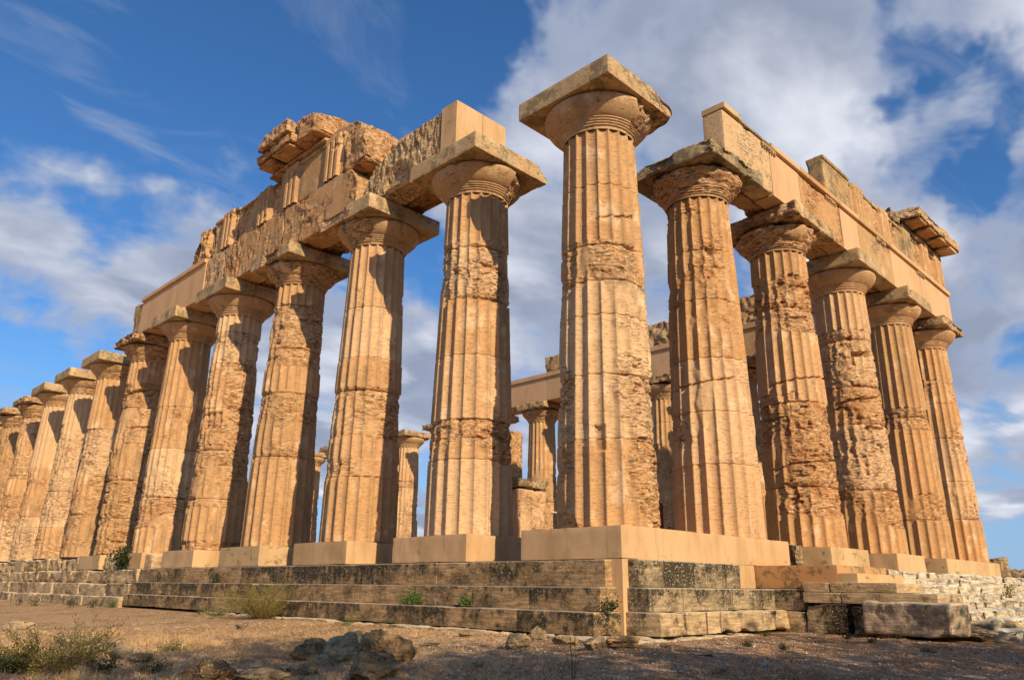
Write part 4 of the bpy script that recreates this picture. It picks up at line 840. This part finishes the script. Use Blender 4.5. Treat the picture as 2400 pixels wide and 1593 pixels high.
def weed(px, py, wpx, hpx, stems, leaves, mat, label, name='weed', leaf=.03, zl=None, fix=None, cat='weed', group='weeds', stemmat='twig', flower=0):
    z_ = -2.1 if zl is None else zl
    if fix is not None: wx, wy, z_ = fix
    else:
        wx, wy = unp(px, py, z_)
        if zl is None: z_ = float(gz(wx, wy)); wx, wy = unp(px, py, z_)
    s_ = scl(wx, wy); r_ = wpx * s_ / 2; h_ = hpx * s_
    rgx = np.random.RandomState(int(px * 3 + py) % 9999)
    root = empty(name, (wx, wy, z_), label, cat, group)
    SV, SF, LV, LF = [], [], [], []; b = 0; lb_ = 0
    for s in range(stems):
        a_ = rgx.uniform(0, 2 * math.pi); q = rgx.uniform(.25, 1) * r_; hh = h_ * rgx.uniform(.55, 1.02) * (1 - .35 * (q / r_) ** 2)
        t = np.linspace(0, 1, 6); cx = math.cos(a_) * q; cy = math.sin(a_) * q * .8
        pts = np.stack([cx * t ** 1.3 + .25 * cx, cy * t ** 1.3 + .25 * cy, hh * t], -1) + rgx.normal(0, .012, (6, 3)) * t[:, None]
        V, Fq = tube(pts, np.linspace(.004, .0015, 6), 4); SV.append(V); SF.append(Fq + b); b += len(V)
        for l in range(leaves):
            tt = rgx.uniform(.12, 1); c = np.array([np.interp(tt, t, pts[:, i]) for i in range(3)]) + rgx.normal(0, leaf * 1.3, 3)
            d = rgx.normal(0, 1, 3); d /= np.linalg.norm(d); e_ = np.cross(d, rgx.normal(0, 1, 3)); e_ /= np.linalg.norm(e_) + 1e-9
            L_ = leaf * rgx.uniform(.6, 1.3); Wd = L_ * .38
            LV += [c, c + d * L_ * .5 + e_ * Wd, c + d * L_, c + d * L_ * .5 - e_ * Wd]; LF.append([lb_, lb_ + 1, lb_ + 2, lb_ + 3]); lb_ += 4
    LV = np.array(LV); LV[:, 2] = np.maximum(LV[:, 2], .005)
    mesh_from('stems', np.concatenate(SV), np.concatenate(SF), M[stemmat], parent=root)
    mesh_from('leaves', LV, np.array(LF), M[mat], smooth=False, parent=root)
    if flower:
        V = []; Fq = []
        for i in range(flower * 5):
            c = np.array([rgx.normal(0, .03), rgx.normal(0, .03), h_ * .98 + rgx.normal(0, .015)]); d = rgx.normal(0, .012, 3); e_ = rgx.normal(0, .012, 3); V += [c - d, c - e_, c + d, c + e_]; Fq.append([4 * i, 4 * i + 1, 4 * i + 2, 4 * i + 3])
        mesh_from('flowers', np.array(V), np.array(Fq), M['flower'], parent=root)
    return root
weed(110, 1580, 220, 95, 48, 90, 'leafyellow', 'wide yellow-green shrub in the lower left corner', name='shrub', leaf=.022)
weed(40, 1572, 170, 60, 36, 90, 'leafdark', 'low dark shrub at the left edge', name='shrub', leaf=.022)
weed(190, 1555, 130, 95, 20, 40, 'leaf', 'green shrub with thin twigs behind the lower left shrub', name='shrub', leaf=.02)
weed(232, 1585, 60, 45, 12, 60, 'leafdark', 'small dark green weed among the grey rocks', leaf=.025)
weed(345, 1585, 40, 85, 5, 14, 'leaf', 'tall thin weed leaning right near the bottom edge', leaf=.018)
weed(350, 1580, 90, 26, 16, 40, 'leafdark', 'low weed patch around the tall thin weed', leaf=.018)
weed(404, 1530, 55, 28, 14, 34, 'leaf', 'small bright green weed in the straw', leaf=.02)
weed(610, 1448, 175, 80, 150, 110, 'leafyellow', 'broad olive-green feathery bush against the lowest flank step', name='shrub', leaf=.02)
weed(505, 1444, 90, 20, 22, 40, 'leaf', 'low green creeper left of the feathery bush', leaf=.025)
weed(468, 1440, 26, 26, 8, 30, 'leafdark', 'small dark weed at the foot of the steps', leaf=.025)
weed(810, 1466, 60, 16, 16, 26, 'leaf', 'thin green grass patch at the foot of the flank steps', leaf=.02)
weed(265, 1421, 30, 12, 10, 34, 'leaf', 'small bright green weed by the far left courses', leaf=.04)
for i, (x_, y_) in enumerate([(40, 1418), (80, 1420), (165, 1422), (215, 1424)]):
    weed(x_, y_, 18, 16, 6, 20, 'leafdark', ['weed at the far left, first from the edge', 'weed at the far left, second from the edge', 'weed under the far left courses, third from the edge', 'weed under the far left courses, fourth from the edge'][i], leaf=.05)
# weeds rooted in the masonry
weed(258, 1338, 58, 46, 26, 60, 'leafdark', 'dark green bush growing on the far left courses beside the last plinth', name='shrub', fix=(-1.15, 23.6, -.62), leaf=.09)
weed(1035, 1427, 64, 26, 16, 60, 'leaf', 'round green weed growing on the middle flank step', fix=(-1.72, 4.05, -1.53), leaf=.045)
weed(1145, 1427, 42, 20, 10, 40, 'leaf', 'smaller green weed right of the round one on the middle flank step', fix=(-1.72, 2.45, -1.53), leaf=.045)
weed(1435, 1430, 34, 34, 12, 24, 'leafdark', 'dark weed at the foot of the corner upright', fix=(-1.60, -1.25, -1.53), leaf=.04)
weed(1518, 1432, 16, 16, 6, 24, 'leafdark', 'tiny dark weed on the front step', fix=(-.35, -1.55, -1.53), leaf=.015)
weed(498, 1366, 20, 20, 6, 24, 'leafdark', 'dark tuft hanging on the top flank step', fix=(-1.46, 14.6, -1.12), leaf=.07)
weed(475, 1330, 18, 10, 4, 6, 'leaf', 'small sprig on top of the flank steps before a plinth', fix=(-1.3, 15.8, -.63), leaf=.04)
weed(1345, 1590, 40, 105, 7, 8, 'leaf', 'thin flowering weed standing alone at the bottom', leaf=.014, flower=1)
for i, (x_, y_, w_, lb) in enumerate([(1790, 1490, 40, 'grass clump before the front steps'), (1833, 1522, 24, 'small dark grass clump right of the pale slab'), (1985, 1497, 28, 'green clump before the big fallen block'), (2040, 1507, 36, 'larger green clump before the big fallen block'), (2102, 1497, 38, 'green clump right below the big fallen block'), (2045, 1472, 44, 'weeds at the left foot of the big fallen block'), (1755, 1515, 26, 'grass clump left of the pale slab')]):
    weed(x_, y_, w_, 12, 12, 26, 'leafdark', lb, leaf=.02)
weed(2306, 1393, 16, 22, 7, 26, 'leafyellow', 'yellow-green tuft growing on the stairway', fix=(10.9, -4.45, -1.28), leaf=.05)
TL = ['straw tuft by the dark ground shadow on the left', 'broad straw tuft left of the green weed', 'straw tuft right of the green weed', 'low straw tuft in the middle of the slope', 'straw tuft behind the shrubs', 'straw tuft in the lower left corner', 'dry tuft left of the rock pile', 'dry tuft at the foot of the rock pile']
for i, (x_, y_, w_, h_) in enumerate([(250, 1492, 60, 24), (370, 1505, 120, 34), (455, 1512, 90, 26), (330, 1540, 90, 20), (30, 1530, 80, 50), (180, 1588, 90, 30), (735, 1560, 40, 30), (680, 1588, 40, 36)]):
    tuft(x_, y_, w_, h_, 420 if i < 4 else 240, 'straw', TL[i], lean=.7, bw=.0028)

# ------------------------------------------------------------------ trees outside the frame whose shade falls on the foreground
def tree(x, y, h, r, seed, label):
    rgx = np.random.RandomState(seed); z = float(gz(x, y)); root = empty('broadleaf_tree', (x, y, z), label, 'tree', 'shade trees outside the view')
    t = np.linspace(0, 1, 8); SV, SF = [], []; b = 0
    V, Fq = tube(np.stack([.15 * np.sin(3 * t), .1 * np.cos(2 * t) - .1, h * .7 * t], -1), np.linspace(.2, .07, 8), 8); SV.append(V); SF.append(Fq); b += len(V)
    cl = []
    for i in range(26):
        a_ = rgx.uniform(0, 6.28); el = rgx.uniform(-.75, 1); e_ = np.array([math.cos(a_) * r * math.cos(el * 1.2), math.sin(a_) * r * math.cos(el * 1.2), h * .62 + h * .36 * math.sin(el * 1.4)]) * rgx.uniform(.7, 1)
        s0 = np.array([0, 0, h * rgx.uniform(.3, .6)]); pts = np.array([s0 + (e_ - s0) * q + np.array([0, 0, .2 * math.sin(q * 3)]) for q in np.linspace(0, 1, 5)])
        V, Fq = tube(pts, np.linspace(.06, .015, 5), 5); SV.append(V); SF.append(Fq + b); b += len(V); cl.append(e_)
    mesh_from('trunk', np.concatenate(SV), np.concatenate(SF), M['bark'], parent=root)
    n_ = 20000 if x < -8 else 6500; c = np.array(cl)[rgx.randint(0, len(cl), n_)] + rgx.normal(0, r * .21, (n_, 3)); d = rgx.normal(0, 1, (n_, 3)); d /= np.linalg.norm(d, axis=1)[:, None]; e_ = np.cross(d, rgx.normal(0, 1, (n_, 3))); e_ /= np.linalg.norm(e_, axis=1)[:, None]
    L_ = .21; V = np.stack([c, c + d * L_ * .5 + e_ * .07, c + d * L_, c + d * L_ * .5 - e_ * .07], 1).reshape(-1, 3)
    mesh_from('crown', V, np.arange(n_ * 4).reshape(-1, 4), M['leafdark'], smooth=False, parent=root)
TREES = [(-17, -20, 12.4, 3.0), (-12.2, -20, 12.3, 3.0), (-8.6, -20, 11.3, 2.8), (-5.2, -20.5, 10.1, 2.7), (-1.8, -20, 9.6, 2.6), (1.6, -20.3, 9.0, 2.5), (5.2, -20, 8.3, 2.5), (9.0, -20.5, 8.3, 2.6), (13.0, -21, 8.4, 2.7)]
TLB = ['behind the photographer on the left', 'straight behind the photographer', 'behind the photographer on the right', 'in line with the corner', 'nearest the front corner', 'beside the stairway', 'facing the stairway', 'near the right-hand end', 'farthest right']
for i, (x_, y_, h_, r_) in enumerate(TREES): tree(x_, y_, h_, r_, 100 + i, 'leafy tree outside the view %s, shading the ground' % TLB[i])
